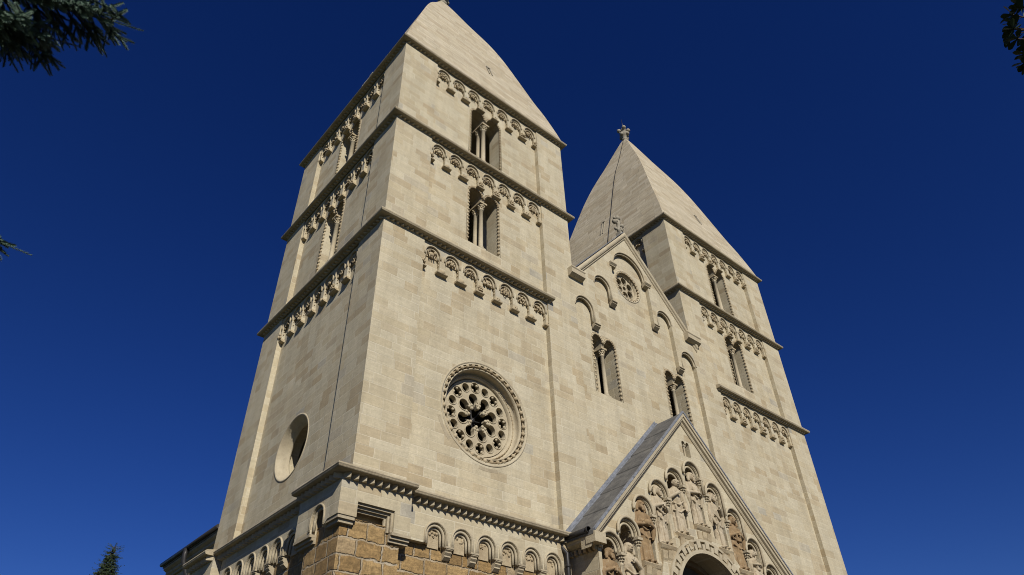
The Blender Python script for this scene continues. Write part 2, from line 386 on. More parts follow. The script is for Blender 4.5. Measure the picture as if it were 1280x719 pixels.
def frieze(top, world, seed):
    r = random.Random(seed); sp = top-AR; pb = sp-.52
    arch = MB(); carvs = []
    for i in range(NA):
        carv = MB(); carvs.append(carv); carv.plate([(F0+SP*(i+.5)-AR*.8, sp-.07), (F0+SP*(i+.5)+AR*.8, sp-.07)] + arc(F0+SP*(i+.5), sp, AR*.85, 0, 180, 8), [], -REC+ARD-.01, -REC+ARD+.03)
        c = F0+SP*(i+.5)
        # moulded archivolt: raised roll round each little arch, and a second one stepped back inside it
        for rr, w, t in ((AR+.025, .008, .028), (AR-.035, -.055, .03)):
            arch.tube([(a, w, b) for a, b in [(c+rr, sp-.1)] + arc(c, sp, rr, 0, 180, 10) + [(c-rr, sp-.1)]], t, 6)
        k = r.randrange(6); w = -REC+ARD+.05; cz = sp+.02
        if k == 0:                                      # rosette
            carv.sphere((c, w+.03, cz), .05)
            for j in range(7): carv.sphere((c+.105*math.cos(j*2*PI/7), w+.02, cz+.105*math.sin(j*2*PI/7)), .042)
        elif k == 1:                                    # quatrefoil of pierced rings
            for dx, dz in ((-.075, 0), (.075, 0), (0, .08), (0, -.08)):
                carv.tube([(c+dx+.05*math.cos(q*PI/4), w+.03, cz+dz+.05*math.sin(q*PI/4)) for q in range(8)], .02, 5, True)
            carv.sphere((c, w+.04, cz), .03)
        elif k == 2:                                    # fan of leaves
            for j in range(5):
                an = rad(20+35*j); carv.sphere((c+.12*math.cos(an), w+.02, sp-.04+.13*math.sin(an)), .045, sc=(.8, .8, 1.2))
            carv.sphere((c, w+.04, sp-.03), .06)
        elif k == 3:                                    # crouching beast
            carv.sphere((c-.03, w+.03, cz-.02), .09, sc=(1.2, .6, .8)); carv.sphere((c+.08, w+.05, cz+.05), .055)
            carv.tube([(c-.12, w, cz-.03), (c-.15, w+.03, cz+.08), (c-.06, w+.03, cz+.13)], .022, 5)
            for dx in (-.1, -.02, .07): carv.tube([(c+dx, w+.04, cz-.06), (c+dx+.02, w+.04, cz-.16)], .02, 5)
        elif k == 4:                                    # cluster of bosses
            for j in range(10): carv.sphere((c+r.uniform(-.13, .13), w+.02, cz+r.uniform(-.1, .12)), r.uniform(.03, .05))
        else:                                           # ring of beads inside the head
            for j in range(9): carv.sphere((c+.16*math.cos(rad(j*22.5)), w+.03, sp+.16*math.sin(rad(j*22.5))), .03)
            carv.tube([(c-.1, w+.02, sp-.06), (c, w+.04, sp+.05), (c+.1, w+.02, sp-.06)], .03, 6)
        for sgn in (-1, 1):                             # bead studs down the sides of the hanging legs
            for j in range(3): carv.sphere((c+sgn*(AR-.004), -.06, sp-.06-.11*j), .026, 6, 4)
    fr = build('corbel_frieze', arch, 'carved', church, world)
    for carv in carvs: build('carving', carv, 'ornament', fr, world)
    for i in range(NA+1):
        link('corbel', CORB[r.randrange(4)], fr, world @ Matrix.Translation((F0+SP*i+r.uniform(-.012, .012), 0, pb-.07)) @ Matrix.Diagonal((r.uniform(.88, 1.08), 1, r.uniform(.92, 1.06), 1)))
    return fr

def column(m, u, w, v0, v1, r, cap=True):
    h = v1-v0
    m.box(u-r*1.55, u+r*1.55, w-r*1.55, w+r*1.55, v0, v0+r*.8)
    m.lathe([(r*1.45, r*.8), (r*1.5, r*1.1), (r*1.1, r*1.5), (r*1.3, r*1.9), (r, r*2.2), (r*.96, h-.30), (r*1.2, h-.29), (r*1.2, h-.26), (r*.98, h-.25), (r*1.15, h-.2), (r*1.75, h-.07)], (u, w, v0), 'v', 14)
def capital(m, u, w, v1, r):
    m.box(u-r*1.9, u+r*1.9, w-r*1.9, w+r*1.9, v1-.07, v1)
    for j in range(8):
        a = j*PI/4; m.sphere((u+r*1.35*math.cos(a), w+r*1.35*math.sin(a), v1-.13), r*.5, 7, 5)
        m.sphere((u+r*1.1*math.cos(a+.4), w+r*1.1*math.sin(a+.4), v1-.2), r*.38, 7, 5)
def twin_window(c, b, top, hw, world, depth=.6, front=-REC, beads=True, label=None):
    _, r, s = twin_hole(c, b, top, hw)
    fr = MB(); st = MB()
    # sill, impost block that carries both arches through the wall, inner rebate rolls
    fr.box(c-hw+.002, c+hw-.002, front-depth, front-.006, b-.05, b+.012)
    cr = hw*.1
    iv = s-.015
    fr.uwv([(c-cr*1.2, front-depth+.02, iv), (c+cr*1.2, front-depth+.02, iv), (c+cr*1.2, front-.03, iv), (c-cr*1.2, front-.03, iv),
            (c-cr*.7, front-depth+.10, iv-.15), (c+cr*.7, front-depth+.10, iv-.15), (c+cr*.7, front-.12, iv-.15), (c-cr*.7, front-.12, iv-.15)],
           [(0, 1, 2, 3), (7, 6, 5, 4), (0, 4, 5, 1), (1, 5, 6, 2), (2, 6, 7, 3), (3, 7, 4, 0)])
    path = [(c+hw, b+.02)] + [(c+hw, s)] + arc(c+hw-r, s, r, 0, 180, 12) + arc(c-hw+r, s, r, 0, 180, 12) + [(c-hw, s), (c-hw, b+.02)]
    for off, w, t in ((.075, front+.0, .014),):
        for sgn in (1, -1):
            cc = c+sgn*(hw-r)
            pp = [(cc+(r+off)*math.cos(rad(a)), w, s+(r+off)*math.sin(rad(a))) for a in range(0, 181, 15)]
            if sgn == 1: pp = [(cc+r+off, w, b+.02)] + pp
            else: pp = pp + [(cc-r-off, w, b+.02)]
            fr.tube(pp, t, 6)
    k = r+.012
    for sgn in (1, -1):
        cc = c+sgn*(hw-r)
        for a in range(8, 178, 17): st.sphere((cc+k*math.cos(rad(a)), front+.0, s+k*math.sin(rad(a))), .046, 7, 5)
        z = s-.08
        while z > b+.12:
            st.sphere((c+sgn*(hw+.012), front+.0, z), .046, 7, 5); z -= .155
    for sgn in (1, -1):
        cc = c+sgn*(hw-r)
        pp = [(cc+k*math.cos(rad(a)), front+.0, s+k*math.sin(rad(a))) for a in range(0, 181, 12)]
        e = [(c+sgn*(hw+.012), front+.0, b+.05)]
        st.tube(e+pp if sgn == 1 else pp+e, .017, 5)
    st.tube([(c-.06, front-.02, s), (c+.06, front-.02, s)], .017, 5)
    w_ = build('twin_window', fr, 'carved', church, world)
    if label: w_['label'] = label
    if beads: build('bead_studs', st, 'ornament', w_, world)
    for wq in (front-.14, front-depth+.16):
        cm = MB(); column(cm, c, wq, b+.012, s-.16, hw*.125); build('column', cm, 'carved', w_, world)
        cp = MB(); capital(cp, c, wq, s-.155, hw*.125); build('capital', cp, 'ornament', w_, world)
    return w_

def rose_splay(c, z, R, world, prof, mat='carved'):
    m = MB(); m.lathe([(R*a, b) for a, b in prof], (c, -REC, z), 'w', 72)
    return build('rose_window', m, mat, church, world)

fL, sL = FR(0, 0), FR(0, TW, -90)
fR, sR = FR(X2, 0), FR(X2, TW, -90)

tl = build('tower', tower_mesh({'front': {'win': (3, 4), 'rose': (3.79, 8.78, 1.41)}, 'left': {'win': (3, 4), 'rose': (TW-3.88, 8.12, .87)}, 'right': {'win': (4,), 'arc': (4,)}}), 'stone', church, FR(0, 0))
tl['label'] = 'nearer left tower with two round windows'
tr = build('tower', tower_mesh({'front': {'win': (3, 4)}, 'left': {'win': (4,), 'arc': (4,)}, 'right': {'win': (3, 4)}}), 'stone', church, FR(X2, 0))
tr['label'] = 'farther right tower behind the gable'

# string courses right round each tower
for ox, tw, tname in ((0, tl, 'l'), (X2, tr, 'r')):
    for lv in (2, 3, 4):
        mb = MB(); dn = MB()
        for ro, (a, b) in ((0, (0, 0)), (-90, (0, TW)), (90, (TW, 0)), (180, (TW, TW))):
            mt = FR(a, b, ro); u0, u1, e0, e1 = 0, TW, 1, 1
            if lv == 2:
                if tname == 'l':
                    if ro == 90: continue
                    if ro == 0: u1, e1 = 6.42, 0
                else:
                    if ro == -90: continue
                    if ro == 0: u0, e0 = 1.14, 0
            cornice(CT[lv], u0, u1, mb, dn, mt, e0, e1)
        w = FR(ox, 0); co = build('cornice', mb, 'cornice', tw, w); build('sawtooth_course', dn, 'carved', tw, w)
for w, lvs, sd in ((fL, (2, 3, 4), 1), (sL, (2, 3, 4), 4), (fR, (2, 3, 4), 8), (sR, (4,), 12)):
    for lv in lvs: frieze(CT[lv]-.33, w @ Matrix.Translation((0, ARD, 0)), sd*10+lv)
for w, lvs in ((fL, (3, 4)), (sL, (3, 4)), (fR, (3, 4)), (sR, (4,))):
    for lv in lvs: twin_window(*WIN[lv], w)

# spires
SPH = [(3.90, 22.38), (3.80, 22.85), (3.64, 23.5), (3.40, 24.4), (3.13, 25.3), (2.83, 26.4), (2.42, 27.9), (2.13, 28.9), (1.80, 29.9), (1.46, 30.8), (1.10, 31.7), (.74, 32.65), (.42, 33.5), (.20, 34.05), (.10, 34.25)]
def smooth_profile(P, n):
    o = []
    for i in range(len(P)-1):
        p0, p1, p2, p3 = P[max(i-1, 0)], P[i], P[i+1], P[min(i+2, len(P)-1)]
        for k in range(n):
            t = k/n; o.append(tuple(.5*(2*b+(c-a)*t+(2*a-5*b+4*c-d)*t*t+(3*b-a-3*c+d)*t**3) for a, b, c, d in zip(p0, p1, p2, p3)))
    return o+[P[-1]]
SPC = smooth_profile(SPH, 4)
def spire(ox, slit_side):
    m = MB(); vs = []; fs = []
    for h, z in SPC:
        h = min(h, TW/2+.10)
        vs += [(TW/2-h, -(TW/2)+h, z), (TW/2+h, -(TW/2)+h, z), (TW/2+h, -(TW/2)-h, z), (TW/2-h, -(TW/2)-h, z)]
    n = len(SPC)
    for i in range(n-1):
        for k in range(4): fs.append((i*4+k, i*4+(k+1) % 4, (i+1)*4+(k+1) % 4, (i+1)*4+k))
    fs.append((n*4-4, n*4-3, n*4-2, n*4-1)); fs.append((3, 2, 1, 0))
    m.uwv(vs, fs)
    sp = build('spire', m, 'spire', church, FR(ox, 0))
    # stone slit opening standing a little proud of the slope
    d = MB()
    def hz(z):
        for (a, b), (c, e) in zip(SPC, SPC[1:]):
            if b <= z <= e: return a+(c-a)*(z-b)/(e-b)
    for ang in (0, -90, 90, 180):
        z0, z1 = (24.9, 25.55) if ang in (0, 180) else (24.3, 25.3)
        u = TW/2+(.55 if ang == 0 else -.2)
        q = Matrix.Translation((TW/2, TW/2, 0)) @ Matrix.Rotation(rad(ang), 4, 'Z') @ Matrix.Translation((-TW/2, 0, 0))
        h0, h1 = hz(z0), hz(z1)
        for a, b in ((-.10, -.05), (.05, .10)):
            d.uwv([(u+a, h0-.2, z0), (u+b, h0-.2, z0), (u+b, h1-.2, z1), (u+a, h1-.2, z1), (u+a, h0+.035, z0), (u+b, h0+.035, z0), (u+b, h1+.035, z1), (u+a, h1+.035, z1)],
                  [(0, 1, 2, 3), (7, 6, 5, 4), (0, 4, 5, 1), (1, 5, 6, 2), (2, 6, 7, 3), (3, 7, 4, 0)], False, q)
        d.box(u-.11, u+.11, h1-.3, h1+.05, z1, z1+.06, q)
    build('slit_opening', d, 'grey_stone', sp, FR(ox, 0))
    f = MB(); c = (TW/2, -TW/2, 34.2)
    f.lathe([(.13, -.1), (.20, .0), (.22, .08), (.16, .14), (.13, .22), (.22, .34), (.30, .5), (.30, .62), (.22, .74), (.12, .82), (.12, .98), (.17, 1.04), (.12, 1.1), (.09, 1.25), (.02, 1.34)], c, 'v', 18)
    for k in range(4):
        a = PI/4+k*PI/2
        f.sphere((c[0]+.29*math.cos(a), c[1]+.29*math.sin(a), c[2]+.95), .14, 10, 7)
        f.tube([(c[0], c[1], c[2]+.7), (c[0]+.25*math.cos(a), c[1]+.25*math.sin(a), c[2]+.78), (c[0]+.29*math.cos(a), c[1]+.29*math.sin(a), c[2]+.95)], .06, 7)
        f.sphere((c[0]+.27*math.cos(a+PI/4), c[1]+.27*math.sin(a+PI/4), c[2]+.45), .12, 8, 6)
    build('finial', f, 'grey_stone', sp, FR(ox, 0))
    rdm = MB(); rdm.tube([(c[0], c[1], c[2]+1.25), (c[0], c[1], c[2]+2.1)], [.03, .01], 6)
    build('lightning_rod', rdm, 'dark_metal', sp, FR(ox, 0))
    return sp, hz
spl, hz = spire(0, 0); spr, hz = spire(X2, 1)
spl['label'] = 'smooth curved pyramid roof of the nearer tower'; spr['label'] = 'pyramid roof of the farther tower with a lightning cable'
lc = MB(); lc.tube([(X2+TW/2-hz(z)-.03, -(TW/2)+.45*hz(z)*(.3 if z > 30 else .22), z) for z in (34, 33, 32, 31, 30, 29, 28, 27, 26, 25, 24, 23)], .018, 5)
build('lightning_cable', lc, 'dark_metal', spr)

# front rose window with pierced plate tracery
RC, RZ, RR = 3.79, 8.78, 1.41
rs = rose_splay(RC, RZ, RR, fL, [(1.06, -.01), (1.06, .012), (1.045, .016), (1.02, .0), (1.015, -.11), (.925, -.12), (.925, -.04), (.905, -.04), (.90, -.14), (.91, -.22), (.875, -.30), (.87, -.30), (.84, -.27), (.81, -.30), (.80, -.36), (.785, -.42), (.775, -.55)])
rs['label'] = 'large round window with pierced stone tracery on the front of the tower'
st = MB()
for i in range(40):
    a = 2*PI*i/40; st.sphere((RC+RR*.97*math.cos(a), -REC-.03, RZ+RR*.97*math.sin(a)), .062, 9, 6)
st.tube([(RC+RR*.97*math.cos(2*PI*i/60), -REC-.05, RZ+RR*.97*math.sin(2*PI*i/60)) for i in range(60)], .02, 5, True)
build('bead_studs', st, 'ornament', rs, fL); st = MB()
st.tube([(RC+RR*.845*math.cos(2*PI*i/60), -REC-.27, RZ+RR*.845*math.sin(2*PI*i/60)) for i in range(60)], .012, 5, True)
for i in range(60):
    a = 2*PI*i/60; st.sphere((RC+RR*.845*math.cos(a), -REC-.265, RZ+RR*.845*math.sin(a)), .02, 6, 4)
build('bead_studs', st, 'ornament', rs, fL)
tr_ = MB(); R1 = 1.10; holes = []
for i in range(16):
    a = 2*PI*i/16+.1; rr = .118 if i % 2 else .145
    holes.append(circ(RC+.885*math.cos(a), RZ+.885*math.sin(a), rr, 18))
star = []
for i in range(8):                                      # eight keyhole lobes joined to a central eye
    a = 2*PI*i/8+.3; lob = []
    cx, cz, lr = RC+.53*math.cos(a), RZ+.53*math.sin(a), .15
    p = lambda d, t: (RC+d*math.cos(a)-t*math.sin(a), RZ+d*math.sin(a)+t*math.cos(a))
    star += [p(.25, -.075), p(.34, -.06), p(.40, -.085)]
    star += [(cx+lr*math.cos(a+rad(q)), cz+lr*math.sin(a+rad(q))) for q in range(-130, 131, 20)]
    star += [p(.40, .085), p(.34, .06), p(.25, .075)]
tr_.plate(circ(RC, RZ, R1, 64), holes + [star], -REC-.50, -REC-.36)
for i in range(8):
    a = 2*PI*i/8+.3; cx, cz = RC+.53*math.cos(a), RZ+.53*math.sin(a)
    tr_.tube([(cx+.165*math.cos(a+rad(q)), -REC-.355, cz+.165*math.sin(a+rad(q))) for q in range(-135, 136, 15)], .018, 5)
    for sgn in (-1, 1):                                 # curled tips
        tx = RC+.36*math.cos(a)-sgn*.10*math.sin(a); tz = RZ+.36*math.sin(a)+sgn*.10*math.cos(a)
        tr_.sphere((tx, -REC-.37, tz), .045, 8, 6)
    b = a+PI/8; tr_.sphere((RC+.29*math.cos(b), -REC-.37, RZ+.29*math.sin(b)), .05, 8, 6)
for i in range(16):
    a = 2*PI*i/16+.1; rr = .118 if i % 2 else .145; cx, cz = RC+.885*math.cos(a), RZ+.885*math.sin(a)
    tr_.tube([(cx+(rr+.015)*math.cos(q*PI/8), -REC-.355, cz+(rr+.015)*math.sin(q*PI/8)) for q in range(16)], .014, 5, True)
    if i % 2 == 0:
        for q in range(4):
            an = a+q*PI/2+.78; tr_.sphere((cx+.115*math.cos(an), -REC-.39, cz+.115*math.sin(an)), .042, 8, 5)
tre = build('tracery', tr_, 'carved', rs, fL)
gr = MB()
for i in range(4):
    a = i*PI/4+.1; gr.tube([(RC-.5*math.cos(a), -REC-.62, RZ-.5*math.sin(a)), (RC+.5*math.cos(a), -REC-.62, RZ+.5*math.sin(a))], .022, 5)
gr.sphere((RC, -REC-.6, RZ), .085, 8, 6)
build('iron_grille', gr, 'dark_metal', rs, fL)
# grey repair stones round the lower rim
for a0, a1 in ((200, 224), (262, 284)):
    rp = MB(); rp.plate(arc(RC, RZ, RR*1.105, a0, a1, 6) + arc(RC, RZ, RR*1.17, a1, a0, 6), [], -REC-.02, -REC+.004)
    build('rim_stone', rp, 'cornice', rs, fL)

# plain round window on the side face
SC = TW-3.88
r2 = rose_splay(SC, 8.12, .87, sL, [(1.07, -.01), (1.07, .010), (1.03, .016), (1.0, 0), (.985, -.04), (.94, -.08), (.91, -.20), (.86, -.205), (.86, -.25), (.82, -.26), (.82, -.32), (.95, -.33)])
r2['label'] = 'plain round window with a splayed stone reveal on the side of the tower'

# ------------------------------------------------------------------ base of the towers
AP = .15                                                # arcade face stands this far out
def base_face(n_arch, a0, pitch, u_lo, u_hi, bl, br, world, seed, bdepth=.4, arch_in_bl=False):
    pass

def arch_field(cs, r, spring, zlow, u0, u1, ztop):       # plate whose lower edge is a row of hanging arches
    pts = [(u0, ztop), (u0, zlow)]
    for c in cs:
        pts += [(c-r, zlow)] + arc(c, spring, r, 180, 0, 10) + [(c+r, zlow)]
    pts += [(u1, zlow), (u1, ztop)]
    return pts
def base_arcade(cs, u0, u1, world, seed, parent):
    r = random.Random(seed); pl = MB(); mo = MB(); cvs = []
    rr, sp, zl = .265, 5.10, 4.90
    pl.plate(arch_field(cs, rr, sp, zl, u0, u1, ZB), [], 0, AP)
    for c in cs:
        for q, w, t in ((rr+.03, AP+.004, .026), (rr-.035, AP-.045, .034), (rr-.085, AP-.10, .03)):
            mo.tube([(c+q, w, zl)] + [(a, w, b) for a, b in arc(c, sp, q, 0, 180, 12)] + [(c-q, w, zl)], t, 7)
        cv = MB(); cvs.append(cv); cv.plate([(c-.15, sp-.24)] + [(c+.15, sp-.24)] + arc(c, sp, .15, 0, 180, 8), [], 0, .03)
        for j in range(7): cv.sphere((c+r.uniform(-.1, .1), .035, sp+r.uniform(.0, .11)), r.uniform(.022, .04), 7, 5)
    p = build('corbel_arcade', pl, 'stone', church, world)
    build('arch_moulding', mo, 'carved', p, world); [build('carving', cv, 'ornament', p, world) for cv in cvs]
    mids = [(a+b)/2 for a, b in zip(cs, cs[1:])]
    for c in mids:
        m = MB(); m.prof([(.0, 4.90), (AP+.01, 4.90), (AP+.02, 4.86), (AP-.02, 4.83), (AP-.0, 4.80), (AP-.05, 4.75), (AP-.04, 4.72), (.03, 4.66), (0, 4.66)], c-.085, c+.085)
        m.box(c-.115, c+.115, 0, AP+.03, 4.885, 4.925)
        build('corbel', m, 'cornice', p, world)
    return p
# brown lower walls (one shell per tower) and the corner buttresses
def lower_wall(ox):
    m = MB(); t = .7
    m.box(0, TW, -t, 0, GZ-.2, 5.0); m.box(0, TW, -TW, -TW+t, GZ-.2, 5.0)
    m.box(0, t, -TW+t, -t, GZ-.2, 5.0); m.box(TW-t, TW, -TW+t, -t, GZ-.2, 5.0)
    b = build('lower_wall', m, 'base', church, FR(ox, 0)); return b
lower_wall(0); lower_wall(X2)
def buttress(world, mirror):
    # lower brown pier
    m = MB(); m.box(-.25, 1.15, -1.15, .25, GZ-.2, 5.0)
    q = world
    b = build('corner_buttress', m, 'base', church, q)
    # upper block: front and side plates whose lower edges step round a sunk panel
    up = MB(); B = .40
    up.plate([(-B, ZB), (-B, 4.98), (.02, 4.98), (.02, 5.30), (.90, 5.30), (.90, 4.86), (1.30, 4.86), (1.30, ZB)], [], 0.02, B, None)
    side = Matrix.Rotation(rad(-90), 4, 'Z')
    c = -.45
    up.plate([(-1.40, ZB), (-1.40, 4.86), (c-.26, 4.86)] + arc(c, 5.10, .26, 180, 0, 10) + [(c+.26, 4.86), (-.02, 4.98), (B-.38, 4.98), (B-.38, ZB)], [], .02, B, side)
    up.box(-.0, 1.28, -1.28, .02, 4.99, ZB)
    ub = build('buttress_head', up, 'stone', b, q)
    mo = MB()
    for k, (d, w) in enumerate(((0, B-.05), (.05, B-.11), (.10, B-.17))):   # square-stepped moulding in the sunk panel
        u0, u1, zt = .02+d, .90-d, 5.30-d
        mo.box(u0, u1, w-.05, w, zt-.05, zt)
        mo.box(u1-.05, u1, w-.05, w, 4.86+d*0, zt-.051)
    for z0, z1, w in ((4.80, 4.86, B+.005), (4.74, 4.80, B-.05), (4.68, 4.74, B-.10)):
        mo.box(.86, 1.33, .05, w, z0, z1-.002)
    for z0, z1, w in ((4.91, 4.98, B-.02), (4.84, 4.91, B-.07)):
        mo.box(-w, -.0, -.20, w, z0, z1-.002)
    for z0, z1, w in ((4.80, 4.86, B+.005), (4.74, 4.80, B-.05), (4.68, 4.74, B-.10)):
        mo.box(-1.42, c-.24, .05, w, z0, z1-.002, side)
    mo.tube([(c+.29, B+.005, 4.9)] + [(a, B+.005, b_) for a, b_ in arc(c, 5.10, .29, 0, 180, 12)] + [(c-.29, B+.005, 4.9)], .026, 7, False, True, side)
    mo.tube([(c+.22, B-.06, 4.9)] + [(a, B-.06, b_) for a, b_ in arc(c, 5.10, .22, 0, 180, 12)] + [(c-.22, B-.06, 4.9)], .035, 7, False, True, side)
    build('stepped_moulding', mo, 'cornice', b, q)
    return b
bt = buttress(FR(0, 0), False); bt['label'] = 'stepped corner pier on brown stonework at the near corner'
base_arcade([1.58+.001, 2.14, 2.86, 3.56, 4.26, 4.98, 5.68][1:], 1.302, 6.2, fL, 5, church)
base_arcade([TW-y for y in (5.66, 4.96, 4.26, 3.56, 2.86, 2.16)], TW-6.2, TW-1.402, sL, 6, church)
# far pier on the side face
fp = MB(); fp.box(-.36, .9, -1.6, .0, GZ-.2, 5.72)
fpo = build('corner_buttress', MB() if False else fp, 'stone', church, Matrix.Translation((0, 6.3, 0)))
base_fr = base_arcade([1.92, 2.62, 3.32, 4.02, 4.72, 5.42], 1.2, 6.4, fR, 9, church)
# base cornice
bc = MB(); bd = MB()
def bcorn(u0, u1, wall, mt, e0=0, e1=0):
    cornice(5.95, u0, u1, bc, bd, mt, e0, e1, .185, 1.22, wall)
    d = wall-0
bcorn(1.30, 6.25, AP, None)
bcorn(-.40, 1.30, .40, None, 1, 0)
sm = FR(0, TW, -90)
bcorn(TW-6.3, TW-1.40, AP, sm)
bcorn(TW-1.40, TW+.40, .40, sm, 0, 1)
bcorn(TW-7.9, TW-6.3, .36, sm, 0, 0)
for u0, u1, w, mt in ((1.30, 6.25, AP, None), (-.40, 1.30, .40, None), (TW-6.3, TW-1.4, AP, sm), (TW-1.4, TW+.0, .40, sm), (TW-7.9, TW-6.3, .36, sm)):
    bc.prof([(-.05, ZB+.001), (w, ZB+.001), (w, 5.95), (-.05, 6.08)], u0, u1, mt)
bco = build('base_cornice', bc, 'cornice', church); build('sawtooth_course', bd, 'carved', bco)
bc = MB(); bd = MB(); bcorn(1.2, 6.4, AP, None); bc.prof([(-.05, ZB+.001), (AP, ZB+.001), (AP, 5.95), (-.05, 6.08)], 1.2, 6.4)
bco = build('base_cornice', bc, 'cornice', church, fR); build('sawtooth_course', bd, 'carved', bco, fR)

# ------------------------------------------------------------------ side aisle behind the left tower
aw = MB(); aw.box(.42, 7, -12.0, -TW-.01, GZ-.2, 7.0)
ai = build('aisle_wall', aw, 'stone', church)
am = MB(); ac = MB(); sa = FR(.42, 12.0, -90)
cs = [.45+.62*i for i in range(7)]
ap_ = MB(); ap_.plate(arch_field(cs, .22, 6.15, 5.95, 0, 4.4, 6.98), [], 0, .12)
build('corbel_arcade', ap_, 'stone', ai, sa)
for c in cs: am.tube([(c+.24, .125, 5.95)] + [(a, .125, b) for a, b in arc(c, 6.15, .24, 0, 180, 10)] + [(c-.24, .125, 5.95)], .024, 6)
build('arch_moulding', am, 'carved', ai, sa)
ac.prof([(-.1, 6.62), (.2, 6.62), (.2, 6.68), (.26, 6.72), (.26, 6.80), (.36, 6.86), (.36, 6.92), (-.1, 6.92)], -.12, 4.4)
build('cornice', ac, 'cornice', ai, sa)
ar = MB(); ar.prof([(-.1, 6.922), (.38, 6.922), (.40, 7.0), (.38, 7.06), (-4, 7.5), (-4, 7.4)], -.18, 4.4)
build('roof', ar, 'slab', ai, sa)
gt = MB(); gt.tube([(-.2, .43, 7.02), (4.4, .43, 7.02)], .065, 8); build('gutter', gt, 'dark_metal', ai, sa)
dp = MB(); dp.tube([(2.05, .45, 6.97), (2.05, .46, 6.8), (2.05, .44, 6.6), (2.05, .24, 6.2), (2.05, .22, GZ)], .075, 8)
for z in (6.2, 4.2, 2.2): dp.tube([(2.05, .20, z), (2.05, .20, z+.06)], .07, 8)
build('downpipe', dp, 'dark_metal', ai, sa)

# ------------------------------------------------------------------ nave front between the towers
NC = 10.94; NX0, NX1 = TW, X2
GA, GE, ES = 19.22, 15.35, 1.12                         # gable apex, slope
def gz(x): return GA-ES*abs(x-NC)
nv = MB()
wl = (9.02, 11.06, 13.40, .57); wr = (12.88, 11.06, 13.40, .57)
GR = (NC-.04, 16.60, .64)
outl = [(NX0, GZ-.2), (NX1, GZ-.2), (NX1, gz(NX1)-.05), (NC, GA-.05), (NX0, gz(NX0)-.05)]
door = [(NC-1.0, GZ-.1)] + [(NC+1.0, GZ-.1)] + arc(NC, 4.3, 1.0, 0, 180, 16)
nv.plate(outl, [twin_hole(*wl)[0], twin_hole(*wr)[0], circ(*GR, 40), door], -REC-.6, -REC)
# stepped arcade field cut in the front skin
def stepped():
    hw = [(7.62, 8.50, 14.62), (8.74, 9.60, 16.10), (10.02, 11.86, 18.12), (12.28, 13.14, 16.10), (13.38, 14.26, 14.62)]
    low = [13.72, 15.22, 15.22, 13.72]
    pts = [(7.62, 6.2)]
    for i, (a, b, t) in enumerate(hw):
        r = (b-a)/2; pts += arc((a+b)/2, t-r, r, 180, 0, 14 if i != 2 else 22)
        if i < 4: 
            z = low[i] if i in (0, 1) else low[i]
            nxt = hw[i+1][0]
            if i == 1: pts += [(b, 15.22), (9.86, 15.22), (9.86, 17.0), (hw[2][0], 17.0)]
            elif i == 2: pts += [(hw[2][1], 17.0), (12.02, 17.0), (12.02, 15.22), (nxt, 15.22)]
            elif i == 0: pts += [(b, z), (nxt, z)]
            else: pts += [(b, z), (nxt, z)]
    pts += [(14.26, 6.2)]
    return pts
skin = [(NX0, 6.2)] + stepped() + [(NX1, 6.2), (NX1, gz(NX1)-.05), (NC, GA-.05), (NX0, gz(NX0)-.05)]
nv.plate(skin, [], -REC, -.001)
nvo = build('gable_wall', nv, 'stone', church); nvo['label'] = 'gabled nave front between the two towers'
am = MB()
for a, b, t, zl, zr in ((7.62, 8.50, 14.62, 14.1, 13.72), (8.74, 9.60, 16.10, 15.6, 15.22), (10.02, 11.86, 18.12, 17.05, 17.05), (12.28, 13.14, 16.10, 15.22, 15.6), (13.38, 14.26, 14.62, 13.72, 14.1)):
    r = (b-a)/2; c = (a+b)/2; am = MB()
    for rr, w, k in ((r+.025, .0, .026), (r-.03, -.06, .03)):
        am.tube([(c+rr, w, zr+.02)] + [(x, w, z) for x, z in arc(c, t-r, rr, 0, 180, 18)] + [(c-rr, w, zl+.02)], k, 8)
    build('blind_arch_moulding', am, 'carved', nvo)

for x, z in ((8.62, 13.72), (9.73, 15.22), (9.92, 17.0), (11.96, 17.0), (12.15, 15.22), (13.26, 13.72)):
    m = MB(); h = .10
    if z == 17.0: m.prof([(-.12, z+.16), (.10, z+.16), (.11, z+.10), (.04, z+.03), (.04, z), (-.12, z-.06)], x-.17, x+.17)
    else:
        m.prof([(-.12, z+.02), (.04, z+.02), (.05, z-.03), (.0, z-.06), (.015, z-.10), (-.12, z-.20)], x-.14, x+.14)
    build('corbel', m, 'cornice', nvo)
twin_window(*wl, Matrix()); twin_window(*wr, Matrix())
g_ = MB(); g_.lathe([(GR[2]*a, b) for a, b in ((1.16, -.01), (1.16, .012), (1.10, .02), (1.04, 0), (1.0, -.05), (.93, -.08), (.90, -.16), (.90, -.4))], (GR[0], -REC, GR[1]), 'w', 48)
go = build('rose_window', g_, 'carved', church); go['label'] = 'small six-lobed round window high in the gable'
st = MB()
st.tube([(GR[0]+.64*math.cos(2*PI*i/40), -REC-.02, GR[1]+.64*math.sin(2*PI*i/40)) for i in range(40)], .016, 5, True)
for i in range(26): st.sphere((GR[0]+.64*math.cos(2*PI*i/26), -REC-.01, GR[1]+.64*math.sin(2*PI*i/26)), .045, 8, 5)
build('bead_studs', st, 'ornament', go)
hl = [circ(GR[0], GR[1], .10, 14)] + [circ(GR[0]+.345*math.cos(i*PI/3+.5), GR[1]+.345*math.sin(i*PI/3+.5), .16, 14) for i in range(6)]
t_ = MB(); t_.plate(circ(GR[0], GR[1], .59, 40), hl, -REC-.26, -REC-.16)
for i in range(6):
    cx, cz = GR[0]+.345*math.cos(i*PI/3+.5), GR[1]+.345*math.sin(i*PI/3+.5)
    t_.tube([(cx+.175*math.cos(q*PI/7), -REC-.155, cz+.175*math.sin(q*PI/7)) for q in range(14)], .016, 5, True)
build('tracery', t_, 'carved', go)
